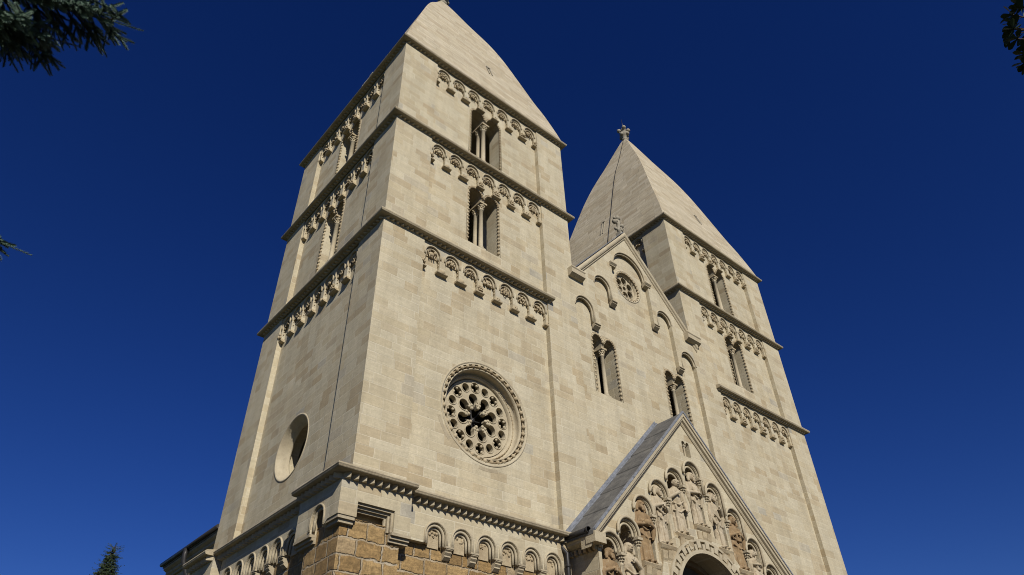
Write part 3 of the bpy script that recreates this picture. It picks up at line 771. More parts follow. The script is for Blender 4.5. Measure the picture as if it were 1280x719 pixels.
# raking cornice, kneeler brackets, roof
def rake(m, apex, x0, x1, slope, c, w0, prof):           # prof: (offset normal-ish in v, w)
    n = len(prof)
    for sgn, xe in ((-1, x0), (1, x1)):
        vs = []
        for xx in (c, xe):
            for dv, w in prof: vs.append((xx, w, apex-slope*abs(xx-c)+dv))
        m.uwv(vs, [tuple(range(n)), tuple(range(2*n-1, n-1, -1))] + [(i, (i+1) % n, (i+1) % n+n, i+n) for i in range(n)])
rk = MB(); rake(rk, GA, NX0-.02, NX1+.28, ES, NC, 0, [(-.26, -.5), (-.26, .02), (-.22, .05), (-.16, .05), (-.12, .10), (-.05, .12), (.02, .12), (.10, .08), (.10, -.5)])
rko = build('raking_cornice', rk, 'carved', nvo)
for x0, x1, lab in ((NX0+.003-.25, NX0+.42, 'l'), (NX1-.40, NX1+.42, 'r')):
    zt = gz(NX0)+.12
    m = MB(); zt -= .03
    m.prof([(-.3, zt), (.24, zt), (.25, zt-.05), (.22, zt-.09), (.22, zt-.27), (.10, zt-.34), (-.05, zt-.36), (-.3, zt-.36)], x0, x1)
    build('kneeler_bracket', m, 'carved', nvo)
nr = MB()
for sgn in (-1, 1):
    xe = NX0+.0 if sgn < 0 else NX1
    nr.uwv([(NC, -.1, GA+.13), (xe, -.1, gz(xe)+.13), (xe, -24, gz(xe)+.13), (NC, -24, GA+.13), (NC, -.1, GA+.04), (xe, -.1, gz(xe)+.04), (xe, -24, gz(xe)+.04), (NC, -24, GA+.04)],
           [(0, 1, 2, 3), (7, 6, 5, 4), (0, 4, 5, 1), (1, 5, 6, 2), (2, 6, 7, 3), (3, 7, 4, 0)])
nr.box(NX0, NX1, -24.2, -24, GZ, gz(NX0))
build('nave_roof', nr, 'slab', church)
fl = MB(); rake(fl, GA+.16, NX0, NX1, ES, NC, 0, [(0, -.35), (0, .02), (.03, .02), (.03, -.35)])
build('roof_flashing', fl, 'zinc', nvo)
for a, b in ((NX0, NX0+.5), (NX1-.5, NX1)):
    ns = MB(); ns.box(a, b, -24, -TW, GZ, gz(NX0)); build('nave_wall', ns, 'stone', church)
# carved finial on the gable tip
fn = MB(); b = (NC, -.15, GA+.05)
fn.box(NC-.11, NC+.11, -.28, -.02, GA, GA+.22)
fn.tube([(NC, -.15, GA+.2), (NC-.03, -.15, GA+.5), (NC+.02, -.15, GA+.85), (NC, -.15, GA+1.05)], [.09, .075, .08, .05], 8)
rf = random.Random(3)
for dx, dz, r_ in ((-.16, .42, .09), (.15, .48, .09), (-.22, .78, .12), (.2, .74, .11), (0, 1.08, .13), (-.12, .98, .09), (.13, .95, .09), (-.26, .92, .08), (.26, .62, .07)):
    fn.sphere((NC+dx, -.15+rf.uniform(-.06, .06), GA+dz), r_, 8, 6, (1, .8, 1))
    fn.tube([(NC, -.15, GA+dz-.1), (NC+dx*.7, -.15, GA+dz)], .05, 6)
build('finial', fn, 'grey_stone', nvo)

# ------------------------------------------------------------------ portal
PC = 10.93; PY = 1.0                                     # front plane at y = -1.0
PA, PS = 10.42, 1.0
def pz(x): return PA-PS*abs(x-PC)
PX0, PX1 = 6.42, 15.44
NI = [(-4.07, 5.97, None), (-3.33, 6.50, 4.15), (-2.58, 7.26, 5.40), (-1.76, 7.93, 6.02), (-.90, 8.52, 6.47), (.05, 8.98, 6.90), (1.02, 8.52, 6.42), (1.86, 7.90, 5.96), (2.62, 7.12, 5.40), (3.36, 6.46, 4.15), (4.07, 5.97, None)]
NW = .33
AC, AZ, A1, A2 = PC-.03, 4.49, 1.58, 1.92
nich = []
for dx, top, ft in NI:
    c = PC+dx; t = top-.14; f = ft if ft else 3.2
    nich.append([(c-NW, f), (c+NW, f)] + arc(c, t-NW, NW, 0, 180, 12))
tw_c, tw_b, tw_t, tw_h = PC+.08, 9.10, 9.62, .19
pm = MB()
opening = [(AC+A1, GZ-.2), (AC+A1, AZ)] + arc(AC, AZ, A1, 0, 180, 28) + [(AC-A1, AZ), (AC-A1, GZ-.2)]
pm.plate([(PX0, GZ-.2), (PX0, pz(PX0)-.12), (PC, PA-.12), (PX1, pz(PX1)-.12), (PX1, GZ-.2)] + opening,
         nich + [twin_hole(tw_c, tw_b, tw_t, tw_h)[0]], PY-.55, PY)
po = build('portal', pm, 'stone', church); po['label'] = 'projecting gabled portal with statue niches over a round arch'
# body behind the front slab: side walls, back of the niches, orders of the doorway stepping inward
for a, b in ((PX0, PX0+.5), (PX1-.5, PX1)):
    pb = MB(); pb.box(a, b, .002, PY-.55, GZ-.2, pz(PX0)-.2); build('side_wall', pb, 'stone', po)
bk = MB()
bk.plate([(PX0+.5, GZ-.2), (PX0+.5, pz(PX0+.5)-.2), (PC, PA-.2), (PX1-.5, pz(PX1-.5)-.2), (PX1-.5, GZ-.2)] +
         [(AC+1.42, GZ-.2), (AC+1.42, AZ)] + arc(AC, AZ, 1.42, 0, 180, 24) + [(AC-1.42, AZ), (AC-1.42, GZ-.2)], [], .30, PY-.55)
build('niche_backing', bk, 'statue_brown', po)  # dark brown paints in the shade of the niche heads
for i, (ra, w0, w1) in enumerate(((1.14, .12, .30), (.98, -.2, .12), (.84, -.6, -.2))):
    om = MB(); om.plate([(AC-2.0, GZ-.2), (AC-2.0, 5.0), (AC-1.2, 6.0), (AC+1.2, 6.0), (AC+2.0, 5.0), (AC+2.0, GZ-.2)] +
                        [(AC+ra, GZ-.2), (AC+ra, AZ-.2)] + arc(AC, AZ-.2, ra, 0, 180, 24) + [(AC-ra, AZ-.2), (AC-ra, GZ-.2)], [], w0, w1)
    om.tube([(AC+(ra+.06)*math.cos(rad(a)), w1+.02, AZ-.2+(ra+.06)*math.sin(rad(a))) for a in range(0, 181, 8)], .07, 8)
    build('arch_order', om, 'portal_shade', po)  # orders coloured dark in place of the shade inside the arch
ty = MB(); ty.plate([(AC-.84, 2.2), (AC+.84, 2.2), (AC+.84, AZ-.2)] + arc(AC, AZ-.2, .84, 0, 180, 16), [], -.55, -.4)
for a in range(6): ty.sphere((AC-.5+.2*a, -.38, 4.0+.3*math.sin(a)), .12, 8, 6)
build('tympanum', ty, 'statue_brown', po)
dr = MB()
for i in range(8): dr.box(AC-.84+.21*i+.004, AC-.84+.21*(i+1)-.004, -.55, -.47, GZ, 2.19)
build('door', dr, 'wood', po)
# key-pattern arch ring
ring = MB(); nseg = 22; kp = MB()
ring.plate(arc(AC, AZ, A2+.34, 0, 180, 40) + arc(AC, AZ, A2+.07, 180, 0, 40), [], PY-.05, PY+.06)
fret_o = []; fr2 = []; per = 14
for i in range(per):
    a0 = 180*i/per; q = 180/per
    fret_o += arc(AC, AZ, A1+.10, a0, a0+q*.14, 1) + arc(AC, AZ, A1+.26, a0+q*.14, a0+q*.44, 2) + arc(AC, AZ, A1+.10, a0+q*.44, a0+q, 3)
    fr2 += arc(AC, AZ, A1+.33, a0, a0+q*.58, 3) + arc(AC, AZ, A1+.155, a0+q*.58, a0+q, 2)
kp.plate(fret_o + arc(AC, AZ, A1, 180, 0, 40), [], PY-.2, PY+.12)
kp.plate(arc(AC, AZ, A2+.06, 0, 180, 40) + list(reversed(fr2)), [], PY-.03, PY+.11)
build('arch_ring', ring, 'stone', po); build('key_pattern_moulding', kp, 'carved', po)
# niche arches, colonnettes and pedestals
for i, (dx, top, ft) in enumerate(NI):
    c = PC+dx; t = top-.14; sp = t-NW
    m = MB()
    for rr, w, k in ((NW+.085, PY+.06, .042), (NW+.035, PY+.01, .02), (NW-.07, PY-.05, .035)):
        zl = sp-.05
        m.tube([(c+rr, w, zl-(.5 if dx > 0 and rr > NW else 0))] + [(a, w, b) for a, b in arc(c, sp, rr, 0, 180, 14)] + [(c-rr, w, sp-.05)], k, 8)
    # lobed inner arch hanging in the head
    for a in (25, 90, 155): m.tube([(c+.2*math.cos(rad(a))+.085*math.cos(rad(b)), PY-.13, sp+.10+.16*math.sin(rad(a))*1.0+.085*math.sin(rad(b))) for b in range(a-100, a+101, 25)], .022, 6)
    build('niche_arch', m, 'carved', po)
    # colonnette on the right-hand (left wing) or left-hand side with a leafy capital
    s = 1 if dx <= .05 else -1
    cu = c+s*(NW+.06)
    foot = (ft if ft else 3.2)+.02
    h = max(.7, min(1.55, sp-foot))
    cm = MB(); column(cm, cu, PY-.02, sp-h, sp-.05, .045); capital(cm, cu, PY-.0, sp-.045, .052)
    build('colonnette', cm, 'carved', po)
    if ft:
        pd = MB(); rr_ = random.Random(i+50)
        pd.prof([(PY-.54, ft), (PY+.10, ft), (PY+.14, ft-.04), (PY+.10, ft-.12), (PY+.06, ft-.16), (PY-.05, ft-.40), (PY-.54, ft-.42)], c-.33, c+.33)
        for q in range(3):
            a = c-.3+.2*q+rr_.uniform(-.03, .03); zt = ft-.10-rr_.uniform(0, .08)
            pd.prof([(PY-.2, zt), (PY+.12+rr_.uniform(-.04, .03), zt-.02), (PY+.09, zt-.15-rr_.uniform(0, .1)), (PY+.01, zt-.38), (PY-.2, zt-.4)], a, a+.19)
        build('pedestal', pd, 'ornament', po)
# small twin opening near the portal's tip
_, r_, s_ = twin_hole(tw_c, tw_b, tw_t, tw_h)
cm = MB(); cm.lathe([(.045, 0), (.032, .05), (.03, .3), (.05, s_-tw_b)], (tw_c, PY-.08, tw_b), 'v', 10)
cm.box(tw_c-.05, tw_c+.05, PY-.2, PY-.03, s_-.05, s_+.0)
build('twin_window', cm, 'carved', po)
dk = MB(); dk.box(tw_c-.3, tw_c+.3, PY-.62, PY-.551, 9.0, 9.7); build('window_backing', dk, 'portal_shade', po)
# raking cornice and eave return
rk = MB(); rake(rk, PA, PX0-.28, PX1+.28, PS, PC, 0, [(-.22, PY-.3), (-.22, PY+.03), (-.17, PY+.06), (-.13, PY+.06), (-.10, PY+.13), (-.03, PY+.15), (-.01, PY+.15), (.0, PY+.19), (.10, PY+.20), (.12, PY+.16), (.12, PY-.3)])
build('raking_cornice', rk, 'carved', po)
for x, ro in ((PX0, -90), (PX1, 90)):
    ev = MB(); ed = MB()
    mt = FR(x, -.0 if ro == -90 else -PY, ro)
    zt = pz(PX0-.28)+.12
    ev.prof([(-.1, zt), (.27, zt), (.28, zt-.06), (.24, zt-.10), (.24, zt-.14), (.14, zt-.19), (.06, zt-.22), (-.1, zt-.22)], -.05 if ro == 90 else .0, PY+.18 if ro == -90 else PY, mt)
    for i in range(6): ed.prof([(0, zt-.36), (.08, zt-.34), (.10, zt-.225), (0, zt-.225)], .08+.16*i, .17+.16*i, mt)
    if ro == -90: ev.box(PY-.12, PY+.205, -.1, .30, zt-.25, zt+.005, mt)
    else: ev.box(-.205, .12, -.1, .30, zt-.25, zt+.005, mt)
    e_ = build('eave_cornice', ev, 'carved', po); build('sawtooth_course', ed, 'ornament', po)
rf_ = MB(); fz = MB()
for sgn, xe in ((-1, PX0-.28), (1, PX1+.28)):
    n = 6
    for i in range(n):                                   # overlapping courses of grey slabs
        xa = PC+(xe-PC)*i/n; xb = PC+(xe-PC)*(i+1)/n+sgn*.03
        za, zb = pz(xa)+.15, pz(xb)+.15
        up = .012
        rf_.uwv([(xa, .002, za), (xb, .002, zb+.03), (xb, PY+.16, zb+.03), (xa, PY+.16, za), (xa, .002, za-.06), (xb, .002, zb-.06), (xb, PY+.16, zb-.06), (xa, PY+.16, za-.06)],
                [(0, 1, 2, 3), (7, 6, 5, 4), (0, 4, 5, 1), (1, 5, 6, 2), (2, 6, 7, 3), (3, 7, 4, 0)])
    fz.uwv([(PC, .003, PA+.15), (xe, .003, pz(xe)+.15), (xe, .003, pz(xe)+.29), (PC, .003, PA+.29), (PC, .03, PA+.15), (xe, .03, pz(xe)+.15), (xe, .03, pz(xe)+.29), (PC, .03, PA+.29)],
           [(0, 1, 2, 3), (7, 6, 5, 4), (0, 4, 5, 1), (1, 5, 6, 2), (2, 6, 7, 3), (3, 7, 4, 0)])
    fz.uwv([(PC, .03, PA+.20), (xe, .03, pz(xe)+.20), (xe, .12, pz(xe)+.195), (PC, .12, PA+.195), (PC, .03, PA+.15), (xe, .03, pz(xe)+.15), (xe, .12, pz(xe)+.15), (PC, .12, PA+.15)],
           [(0, 1, 2, 3), (7, 6, 5, 4), (0, 4, 5, 1), (1, 5, 6, 2), (2, 6, 7, 3), (3, 7, 4, 0)])
    fz.uwv([(PC, PY+.13, PA+.20), (xe, PY+.13, pz(xe)+.20), (xe, PY+.21, pz(xe)+.20), (PC, PY+.21, PA+.20), (PC, PY+.13, PA+.13), (xe, PY+.13, pz(xe)+.13), (xe, PY+.21, pz(xe)+.13), (PC, PY+.21, PA+.13)],
           [(0, 1, 2, 3), (7, 6, 5, 4), (0, 4, 5, 1), (1, 5, 6, 2), (2, 6, 7, 3), (3, 7, 4, 0)])
build('roof', rf_, 'slab', po); build('roof_flashing', fz, 'zinc', po)
for sgn, xg in ((-1, PX0-.30), (1, PX1+.30)):
    gt = MB(); zt = pz(PX0-.28)+.19
    gt.tube([(xg, PY+.02, zt), (xg, .05, zt)], .075, 10)
    gt.tube([(xg, PY+.02, zt), (xg, PY-.04, zt)], .09, 10)
    build('gutter', gt, 'dark_metal', po)
    dp = MB(); xs = xg+sgn*.07
    dp.tube([(xg, .12, zt-.02), (xs, .12, zt-.08), (xs-.03*sgn*-1, .12, zt-.22), (xs-.0, .28, zt-.42), (xs, .28, zt-.7), (xs, .28, GZ)], .052, 9)
    for z in (zt-.75, zt-2.5, zt-4.5): dp.tube([(xs, .28, z), (xs, .28, z+.07)], .066, 9)
    build('downpipe', dp, 'dark_metal', po)

# ------------------------------------------------------------------ statues standing in the niches
def remesh(mb, vox, name, mat, smooth=1):
    mb.v = [(x*1.36, y*1.25, z) for x, y, z in mb.v]
    me = mb.mesh(name, mat, True); o = bpy.data.objects.new('t', me); C.objects.link(o)
    md = o.modifiers.new('r', 'REMESH'); md.mode = 'VOXEL'; md.voxel_size = vox; md.use_smooth_shade = True
    ms = o.modifiers.new('s', 'SMOOTH'); ms.iterations = smooth; ms.factor = .5
    dg = bpy.context.evaluated_depsgraph_get(); res = bpy.data.meshes.new_from_object(o.evaluated_get(dg))
    bpy.data.objects.remove(o); res.name = name
    if not res.materials: res.materials.append(M[mat])
    return res
def statue(seed, H, pose, seated=False):
    r = random.Random(seed); m = MB(); k = H/1.65
    hx = pose.get('head', 0)*k; lean = pose.get('lean', 0)*k
    # draped body: rings with pleats
    secs = [(0.03, .19, .14), (.10, .185, .135), (.35, .17, .125), (.60, .165, .12), (.80, .165, .125), (.95, .15, .11), (1.10, .165, .115), (1.25, .185, .115), (1.34, .17, .10), (1.38, .09, .08), (1.42, .06, .065)]
    if seated: secs = [(0.03, .2, .16), (.3, .21, .22), (.5, .22, .26), (.62, .21, .22), (.75, .17, .13), (.95, .17, .12), (1.1, .19, .12), (1.2, .16, .1), (1.25, .08, .07), (1.28, .06, .06)]
    top = secs[-1][0]; n = 40; vs = []; fs = []; ph = r.uniform(0, 6); nf = r.choice((7, 8, 9)); L = 26
    def at(z):
        for a, b in zip(secs, secs[1:]):
            if a[0] <= z <= b[0]:
                t = (z-a[0])/(b[0]-a[0]); return [a[i]+(b[i]-a[i])*t for i in range(3)]
        return secs[-1]
    tw = r.uniform(-1.2, 1.2)
    for i in range(L+1):
        z = secs[0][0]+(top-secs[0][0])*i/L; _, a, b = at(z)
        amp = .14*max(0, min(1, (1.15-z)/.5))+.03
        for q in range(n):
            th = 2*PI*q/n
            fold = 1+amp*(math.sin(nf*th+ph+tw*z)*.7+.5*math.sin((nf+4)*th-2*z+ph*2))
            sag = .02*math.sin(14*z+3*math.sin(th*2))*max(0, math.cos(th-PI/2)) if .5 < z < 1.15 else 0
            vs.append(((a*fold*math.cos(th)+lean*(z/1.4)**2/k)*k, (b*fold*math.sin(th)+sag)*k, z*k))
    for i in range(L):
        for q in range(n): fs.append((i*n+q, i*n+(q+1) % n, (i+1)*n+(q+1) % n, (i+1)*n+q))
    fs.append(tuple(range(n-1, -1, -1))); fs.append(tuple(L*n+q for q in range(n)))
    m.uwv(vs, fs)
    sh = 1.27 if not seated else 1.12
    lx = lean*.8
    # arms: shoulder, elbow, hand
    for s, (ex, ew, ev_, px, pw, pv) in zip((-1, 1), pose['arms']):
        S0 = (s*.17*k+lx, .0, sh*k); E = (ex*k+lx, ew*k, ev_*k); Hd = (px*k+lx, pw*k, pv*k)
        m.tube([S0, ((S0[0]+E[0])/2, (S0[1]+E[1])/2, (S0[2]+E[2])/2), E], [.075*k, .07*k, .062*k], 9)
        m.tube([E, ((E[0]+Hd[0])/2, (E[1]+Hd[1])/2, (E[2]+Hd[2])/2), Hd], [.065*k, .056*k, .038*k], 9)
        m.sphere(E, .062*k); m.sphere(S0, .08*k)
        d = (Vector(Hd)-Vector(E)).normalized()
        m.sphere(Vector(Hd)+d*.03*k, .045*k, 8, 6, (1, .7, 1))
        sd = d.cross(Vector((0, 1, 0))).normalized()
        for q in range(4):
            b0 = Vector(Hd)+d*.05*k+sd*(q-1.5)*.02*k
            m.tube([b0, b0+d*.045*k, b0+d*.07*k+Vector((0, -.02*k, 0))], [.013*k, .012*k, .010*k], 6)
        b0 = Vector(Hd)+sd*.04*k; m.tube([b0, b0+(d+sd)*.03*k, b0+(d*1.4+sd)*.035*k], [.014*k, .013*k, .011*k], 6)
        # hanging sleeve
        m.tube([E, (E[0], E[1], E[2]-.18*k), (E[0]*.9, E[1]*.8, E[2]-.34*k)], [.07*k, .055*k, .03*k], 8)
    # mantle folds across the front
    for j in range(2):
        z0 = (.86-.22*j)*k; s = 1 if pose.get('drape', 1) > 0 else -1
        m.tube([(-s*.15*k+lx*.5, .10*k, z0+.12*k), (0+lx*.5, .135*k, z0-.02*k), (s*.15*k+lx*.5, .09*k, z0+.05*k)], [.022*k, .026*k, .018*k], 7)
    # head
    if not pose.get('headless'):
        hc = Vector((hx+lean, .045*k, (top+.115)*k)); hr = .105*k
        m.sphere(hc, hr, 14, 10, (.86, .98, 1.22))
        m.tube([(lean, 0, (top-.06)*k), (lean+hx*.5, .02*k, (top+.05)*k)], .06*k, 9)
        f = lambda x, w, v: (hc.x+x*k, hc.y+w*k, hc.z+v*k)
        m.tube([f(0, .095, .03), f(0, .122, -.015)], [.012*k, .02*k], 7)                 # nose
        for s in (-1, 1):
            m.sphere(f(s*.038, .085, .022), .017*k, 8, 6); m.tube([f(s*.02, .10, .045), f(s*.06, .082, .042)], .012*k, 6)
            m.sphere(f(s*.088, .0, 0), .024*k, 8, 6, (.6, .8, 1.3))                      # ears
        m.tube([f(-.03, .092, -.05), f(0, .1, -.047), f(.03, .092, -.05)], .011*k, 6)
        if pose.get('hair', 1):
            m.sphere(f(0, -.02, .03), .115*k, 12, 8, (.95, .95, 1.1))
            for s in (-1, 1):
                m.tube([f(s*.085, .0, .03), f(s*.105, .0, -.08), f(s*.11, .02, -.17)], [.04*k, .045*k, .03*k], 8)
        if pose.get('beard'):
            m.sphere(f(0, .075, -.10), .055*k, 9, 7, (.95, .7, 1.3))
            for q in range(5): m.tube([f((q-2)*.02, .10, -.06), f((q-2)*.018, .10, -.17)], .012*k, 6)
    # feet on the plinth
    for s in (-1, 1): m.sphere((s*.075*k, .13*k, .045*k), .06*k, 9, 6, (.75, 1.5, .6))
    m.box(-.17*k, .17*k, -.10*k, .15*k, 0, .06*k)
    for ob in pose.get('hold', ()):
        if ob[0] == 'book': m.box((ob[1]-.075)*k+lx, (ob[1]+.075)*k+lx, .10*k, .17*k, (ob[2]-.10)*k, (ob[2]+.10)*k)
        elif ob[0] == 'disc': m.sphere((ob[1]*k+lx, .12*k, ob[2]*k), .13*k, 14, 10, (.85, .45, 1.25))
        elif ob[0] == 'ball': m.sphere((ob[1]*k+lx, .16*k, ob[2]*k), .10*k, 12, 8)
        elif ob[0] == 'staff': m.tube([(ob[1]*k, .17*k, .05*k), (ob[1]*k, .15*k, 1.35*k)], .02*k, 7)
    return m
A = dict
both_chest = ((-.25, .05, 1.0, -.03, .16, 1.10), (.25, .05, 1.0, .05, .17, 1.04))
holding = ((-.25, .06, .98, -.06, .17, .98), (.25, .06, .98, .07, .18, .98))
down_up = ((-.24, .02, .95, -.20, .10, .74), (.25, .07, 1.02, .05, .17, 1.16))
up_down = ((-.25, .07, 1.02, -.06, .17, 1.16), (.24, .02, .95, .18, .12, .76))
STAT = [
 (0, 1.50, 4.0, 'statue_brown', A(arms=both_chest, head=.0, beard=1), 'brown weathered statue low behind the column in the leftmost niche'),
 (1, 1.62, 4.15, 'statue', A(arms=down_up, head=.02, hair=1), 'pale bowed statue with a folded arm, second niche from the left'),
 (2, 1.66, 5.40, 'statue_brown', A(arms=holding, head=-.02, hold=(('ball', 0, 1.02),), beard=1), 'brown stained statue holding a round object at its waist, left of the arch'),
 (3, 1.66, 6.02, 'statue', A(arms=both_chest, head=.0, beard=1), 'pale long-haired statue with both hands on its chest, left part of the arch'),
 (4, 1.66, 6.47, 'statue', A(arms=up_down, head=.03, lean=.04, drape=-1, hair=0), 'pale statue in a swinging draped robe just left of the central tallest niche'),
 (5, 1.66, 6.90, 'statue', A(arms=holding, head=0, hold=(('disc', 0, 1.08),), beard=1), 'pale statue with an oval shield at its chest in the central tallest niche'),
 (6, 1.70, 6.42, 'statue', A(arms=down_up, head=-.03, lean=-.04, beard=1), 'pale leaning statue in a long pleated robe just right of the central niche'),
 (7, 1.62, 5.96, 'statue_brown', A(arms=both_chest, head=.02, hair=1, hold=(('book', 0, .95),)), 'brown weathered statue hugging a book, third niche from the right'),
 (8, 1.42, 5.40, 'statue', A(arms=holding, head=0, hair=1, hold=(('book', 0, .9),)), 'pale seated statue with a book in the second niche from the right', ),
 (9, 1.60, 4.15, 'statue_brown', A(arms=up_down, head=0, beard=1), 'shadowed brown statue in the rightmost niche'),
]
for i, H, z0, mat, pose, lab in STAT:
    mb = statue(100+i, H, pose, i == 8)
    me = remesh(mb, .0105, 'statue', mat)
    x = PC+NI[i][0]
    w = Matrix.Translation((x, -(PY-.09), z0+.001)) @ Matrix.Rotation(rad([0, -8, -4, 6, -12, 3, 10, -6, 5, 0][i]), 4, 'Z')
    o = link('statue', me, None, w); tag(o, lab, 'statue', 'statues in the portal niches')
ped = MB()
ped.box(PC+NI[0][0]-.3, PC+NI[0][0]+.3, PY-.54, PY+.1, 3.5, 4.0)
build('pedestal', ped, 'ornament', po)

# ------------------------------------------------------------------ trees
def shoot(mb, p, d, L, nl, nn, rng, wd=.0025, twig=None):     # spruce shoot with needles all round
    d = Vector(d).normalized(); a = d.orthogonal().normalized(); b = d.cross(a)
    for i in range(nn):
        t = i/nn*L; th = i*2.399+rng.uniform(-.4, .4)
        o = a*math.cos(th)+b*math.sin(th); nd = (d*rng.uniform(.5, .9)+o).normalized()*nl*rng.uniform(.75, 1.1)*(1 if t < L*.85 else .7)
        q = Vector(p)+d*t; s = d.cross(nd).normalized()*wd
        k = len(mb.v); mb.v += [tuple(q+s), tuple(q-s), tuple(q+nd)]; mb.f.append((k, k+1, k+2)); mb.sm.append(False)
    if twig is not None:
        twig.tube([(x.x, -x.y, x.z) for x in (Vector(p), Vector(p)+d*L)], [.006, .003], 4, False, False)
def limb(fol, wood, base, tip, rng, width, dense, nl, nn, L, sag=.25, wd=.0025, br=.03, droop=.7):
    base, tip = Vector(base), Vector(tip); ax = tip-base; ln = ax.length
    pts = []
    for i in range(9):
        t = i/8; p = base+ax*t+Vector((0, 0, -sag*math.sin(t*PI)*ln*.2)); pts.append(p)
    wood.tube([(x.x, -x.y, x.z) for x in pts], [br*(1-.85*i/8)+.003 for i in range(9)], 6, False, False)
    side = ax.normalized().cross(Vector((0, 0, 1))).normalized()
    n = int(ln*dense)
    for i in range(n):
        t = .15+.85*i/n; k = t*8; i0 = min(7, int(k)); p = pts[i0].lerp(pts[i0+1], k-i0)
        for s in (-1, 1):
            if rng.random() < .1: continue
            l2 = width*(1-t*.75)*rng.uniform(.6, 1.1)
            d = (side*s*rng.uniform(.7, 1)+ax.normalized()*rng.uniform(.5, 1.0)+Vector((0, 0, rng.uniform(-droop, .1)))).normalized()
            q = p+d*l2
            wood.tube([(x.x, -x.y, x.z) for x in (p, p.lerp(q, .5), q)], [.008, .006, .003], 4, False, False)
            m_ = max(2, int(l2/(L*.55)))
            for j in range(m_+1):
                pp = p.lerp(q, j/m_)
                shoot(fol, pp, d+Vector((rng.uniform(-.2, .2),)*3), L*rng.uniform(.7, 1.1), nl, nn, rng, wd)
                if j > 0:
                    sd = d.cross(Vector((0, 0, 1))).normalized()
                    for s2 in (-1, 1):
                        if rng.random() < .75: shoot(fol, pp, d*.7+sd*s2*rng.uniform(.5, .9)+Vector((0, 0, rng.uniform(-.6, .15))), L*rng.uniform(.6, 1.0), nl, nn, rng, wd)
    shoot(fol, tip, ax+Vector((0, 0, .15*ln)), L*1.3, nl, nn, rng, wd)
# near blue spruce on the left: only two limb ends reach into the picture
ts = empty('spruce_tree', (-10.6, -7.4, GZ)); tag(ts, 'blue-green spruce whose branch ends hang into the top left corner', 'tree')
rg = random.Random(21); fo = MB(); wo = MB(); tk = MB()
tk.tube([(-10.6, 7.4, GZ-.1), (-10.6, 7.4, 3), (-10.58, 7.4, 7), (-10.6, 7.4, 10.6)], [.24, .17, .09, .015], 12)
build('trunk', tk, 'bark', ts)
near = MB(); wn = MB()
limb(near, wn, (-10.6, -7.45, 5.45), (-6.95, -8.54, 5.0), rg, .66, 30, .027, 130, .16, .35, .0032, .04, 1.0)
limb(near, wn, (-10.6, -7.5, 5.8), (-7.25, -8.62, 5.12), rg, .62, 28, .027, 120, .16, .3, .0032, .035, 1.0)
limb(near, wn, (-10.6, -7.3, 5.1), (-7.28, -8.25, 4.80), rg, .60, 28, .027, 120, .16, .3, .0032, .035, 1.2)
limb(near, wn, (-10.6, -7.3, 5.0), (-7.42, -8.35, 4.72), rg, .55, 28, .027, 120, .16, .3, .0032, .035, 1.2)
limb(near, wn, (-10.6, -7.4, 4.2), (-6.91, -7.25, 3.60), rg, .22, 18, .024, 110, .14, .3, .003, .03)
for i in range(64):
    z = -.6+10.6*i/64; t = (z+.6)/10.8; L_ = 2.35*(1-t)**.85+.15
    a = i*2.399
    if -1.0 < math.atan2(math.sin(a), math.cos(a)) < .6 and 2.5 < z < 7: L_ *= .75
    limb(fo, wo, (-10.6, -7.4, z+.25*L_), (-10.6+L_*math.cos(a), -7.4+L_*math.sin(a), z-.05*L_), rg, .45*L_/2, 5, .03, 9, .2, .3, .006, .03)
build('crown', fo, 'needle', ts); nb = build('branch', near, 'needle', ts); nb['label'] = 'branch end reaching into the top left corner'
wo.v; build('branch_wood', wo, 'bark', ts); build('twig', wn, 'bark', nb)
# distant conifer top behind the aisle
def conifer(px, py, ztop, R):
    t = empty('spruce_tree', (px, py, GZ)); tag(t, 'dark conifer whose pointed top shows far off at the lower left', 'tree')
    tk = MB(); tk.tube([(px, -py, GZ), (px, -py, ztop-.2)], [.32, .02], 10); build('trunk', tk, 'bark', t)
    f = MB(); w = MB(); rg = random.Random(4); H = ztop-GZ-1.5
    for i in range(260):
        q = i/260; z = ztop-.15-H*q**1.25; L_ = R*((ztop-z)/H)**1.0+.06; a = i*2.399+rg.uniform(-.3, .3); L_ *= rg.uniform(.75, 1.15)
        limb(f, w, (px, py, z), (px+L_*math.cos(a), py+L_*math.sin(a), z+.15*L_), rg, .55*L_/2+.12, 5.5, .09, 11, .34, .5, .022, .03)
    f.uwv([], []); shoot(f, (px, py, ztop-.5), (0, 0, 1), .6, .1, 24, rg, .02)
    build('crown', f, 'needle_dark', t); build('branch_wood', w, 'bark', t)
conifer(2.98, 34.4, 14.0, 3.6)
# broad-leaved tree on the right, leaf sprays at the picture's edge
tb = empty('broadleaf_tree', (2.6, -15.6, GZ)); tag(tb, 'broad-leaved tree whose leaf sprays poke in at the top right edge', 'tree')
tk = MB(); tk.tube([(2.6, 15.6, GZ-.1), (2.55, 15.6, 1.5), (2.6, 15.65, 3.6), (2.5, 15.6, 5.6), (2.5, 15.6, 7.2)], [.2, .16, .13, .08, .03], 10)
build('trunk', tk, 'bark', tb)
rg = random.Random(9); lf = MB(); tw2 = MB()
def leaf(mb, p, d, L, rng):
    d = Vector(d).normalized(); n = Vector((rng.uniform(-.5, .5), rng.uniform(-.5, .5), 1)); s = d.cross(n).normalized(); n = s.cross(d)
    prof = [(0, .03), (.25, .12), (.5, .22), (.72, .27), (.88, .18), (1, 0)]
    k = len(mb.v); p = Vector(p)
    for t, w in prof:
        c = p+d*t*L-n*(.10*t*t*L)
        mb.v += [tuple(c+s*w*L+n*.05*L*w*3), tuple(c), tuple(c-s*w*L+n*.05*L*w*3)]
    for i in range(5):
        a = k+i*3; mb.f += [(a, a+1, a+4, a+3), (a+1, a+2, a+5, a+4)]; mb.sm += [True, True]
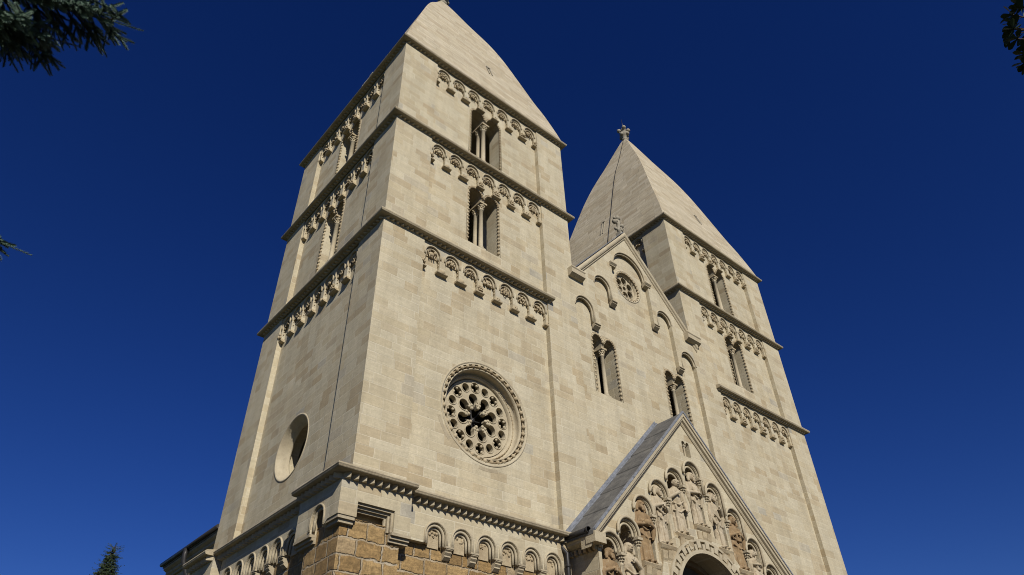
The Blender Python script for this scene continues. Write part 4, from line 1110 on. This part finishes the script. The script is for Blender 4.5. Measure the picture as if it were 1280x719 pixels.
def spray(p, d, n, rng, L=.13):
    d = Vector(d).normalized()
    for i in range(n):
        a = i*2*PI/n+rng.uniform(-.3, .3); o = d.orthogonal().normalized(); o2 = d.cross(o)
        leaf(lf, p, d*rng.uniform(.3, .8)+(o*math.cos(a)+o2*math.sin(a)), L*rng.uniform(.75, 1.1), rng)
def twig(a, b, r0, rng, every, n, L=.13):
    a, b = Vector(a), Vector(b); mid = a.lerp(b, .5)+Vector((0, 0, .08))
    tw2.tube([(x.x, -x.y, x.z) for x in (a, mid, b)], [r0, r0*.7, r0*.35], 5, False, False)
    m_ = max(1, int((b-a).length/every))
    for i in range(m_+1):
        t = .3+.7*i/m_; p = a.lerp(mid, t*2) if t < .5 else mid.lerp(b, t*2-1)
        q = p+Vector((rng.uniform(-1, 1), rng.uniform(-1, 1), rng.uniform(-.4, .6))).normalized()*rng.uniform(.06, .2)
        if i == m_: q = p
        else: tw2.tube([(x.x, -x.y, x.z) for x in (p, q)], [.006, .003], 4, False, False)
        spray(q, (q-p) if i < m_ else (b-mid), n, rng, L)
cc = Vector((2.6, -15.6, 6.3))
for i in range(120):
    z = 1-2*(i+.5)/120; a = i*2.399; r_ = math.sqrt(1-z*z)
    e = cc+Vector((2.3*r_*math.cos(a), 2.3*r_*math.sin(a), 2.6*z))*rg.uniform(.55, 1.0)
    s_ = Vector((2.55, -15.6, max(3.4, min(7.0, e.z-.6))))
    twig(s_, e, .022, rg, .32, 7)
for e in ((-.84, -13.12, 5.56), (-.78, -13.10, 5.49), (-.74, -13.14, 5.66), (-.80, -13.18, 5.76), (-.62, -13.05, 5.30), (-.70, -13.27, 5.90), (-.56, -13.22, 5.6), (-.66, -13.12, 5.44)):
    twig((1.2, -14.4, 5.4), e, .018, rg, .22, 6, .115)
tw2.tube([(2.55, 15.6, 4.6), (1.9, 15.0, 5.2), (1.2, 14.4, 5.4)], [.05, .035, .02], 6, False, False)
build('crown', lf, 'leaf', tb); build('branch_wood', tw2, 'bark', tb)
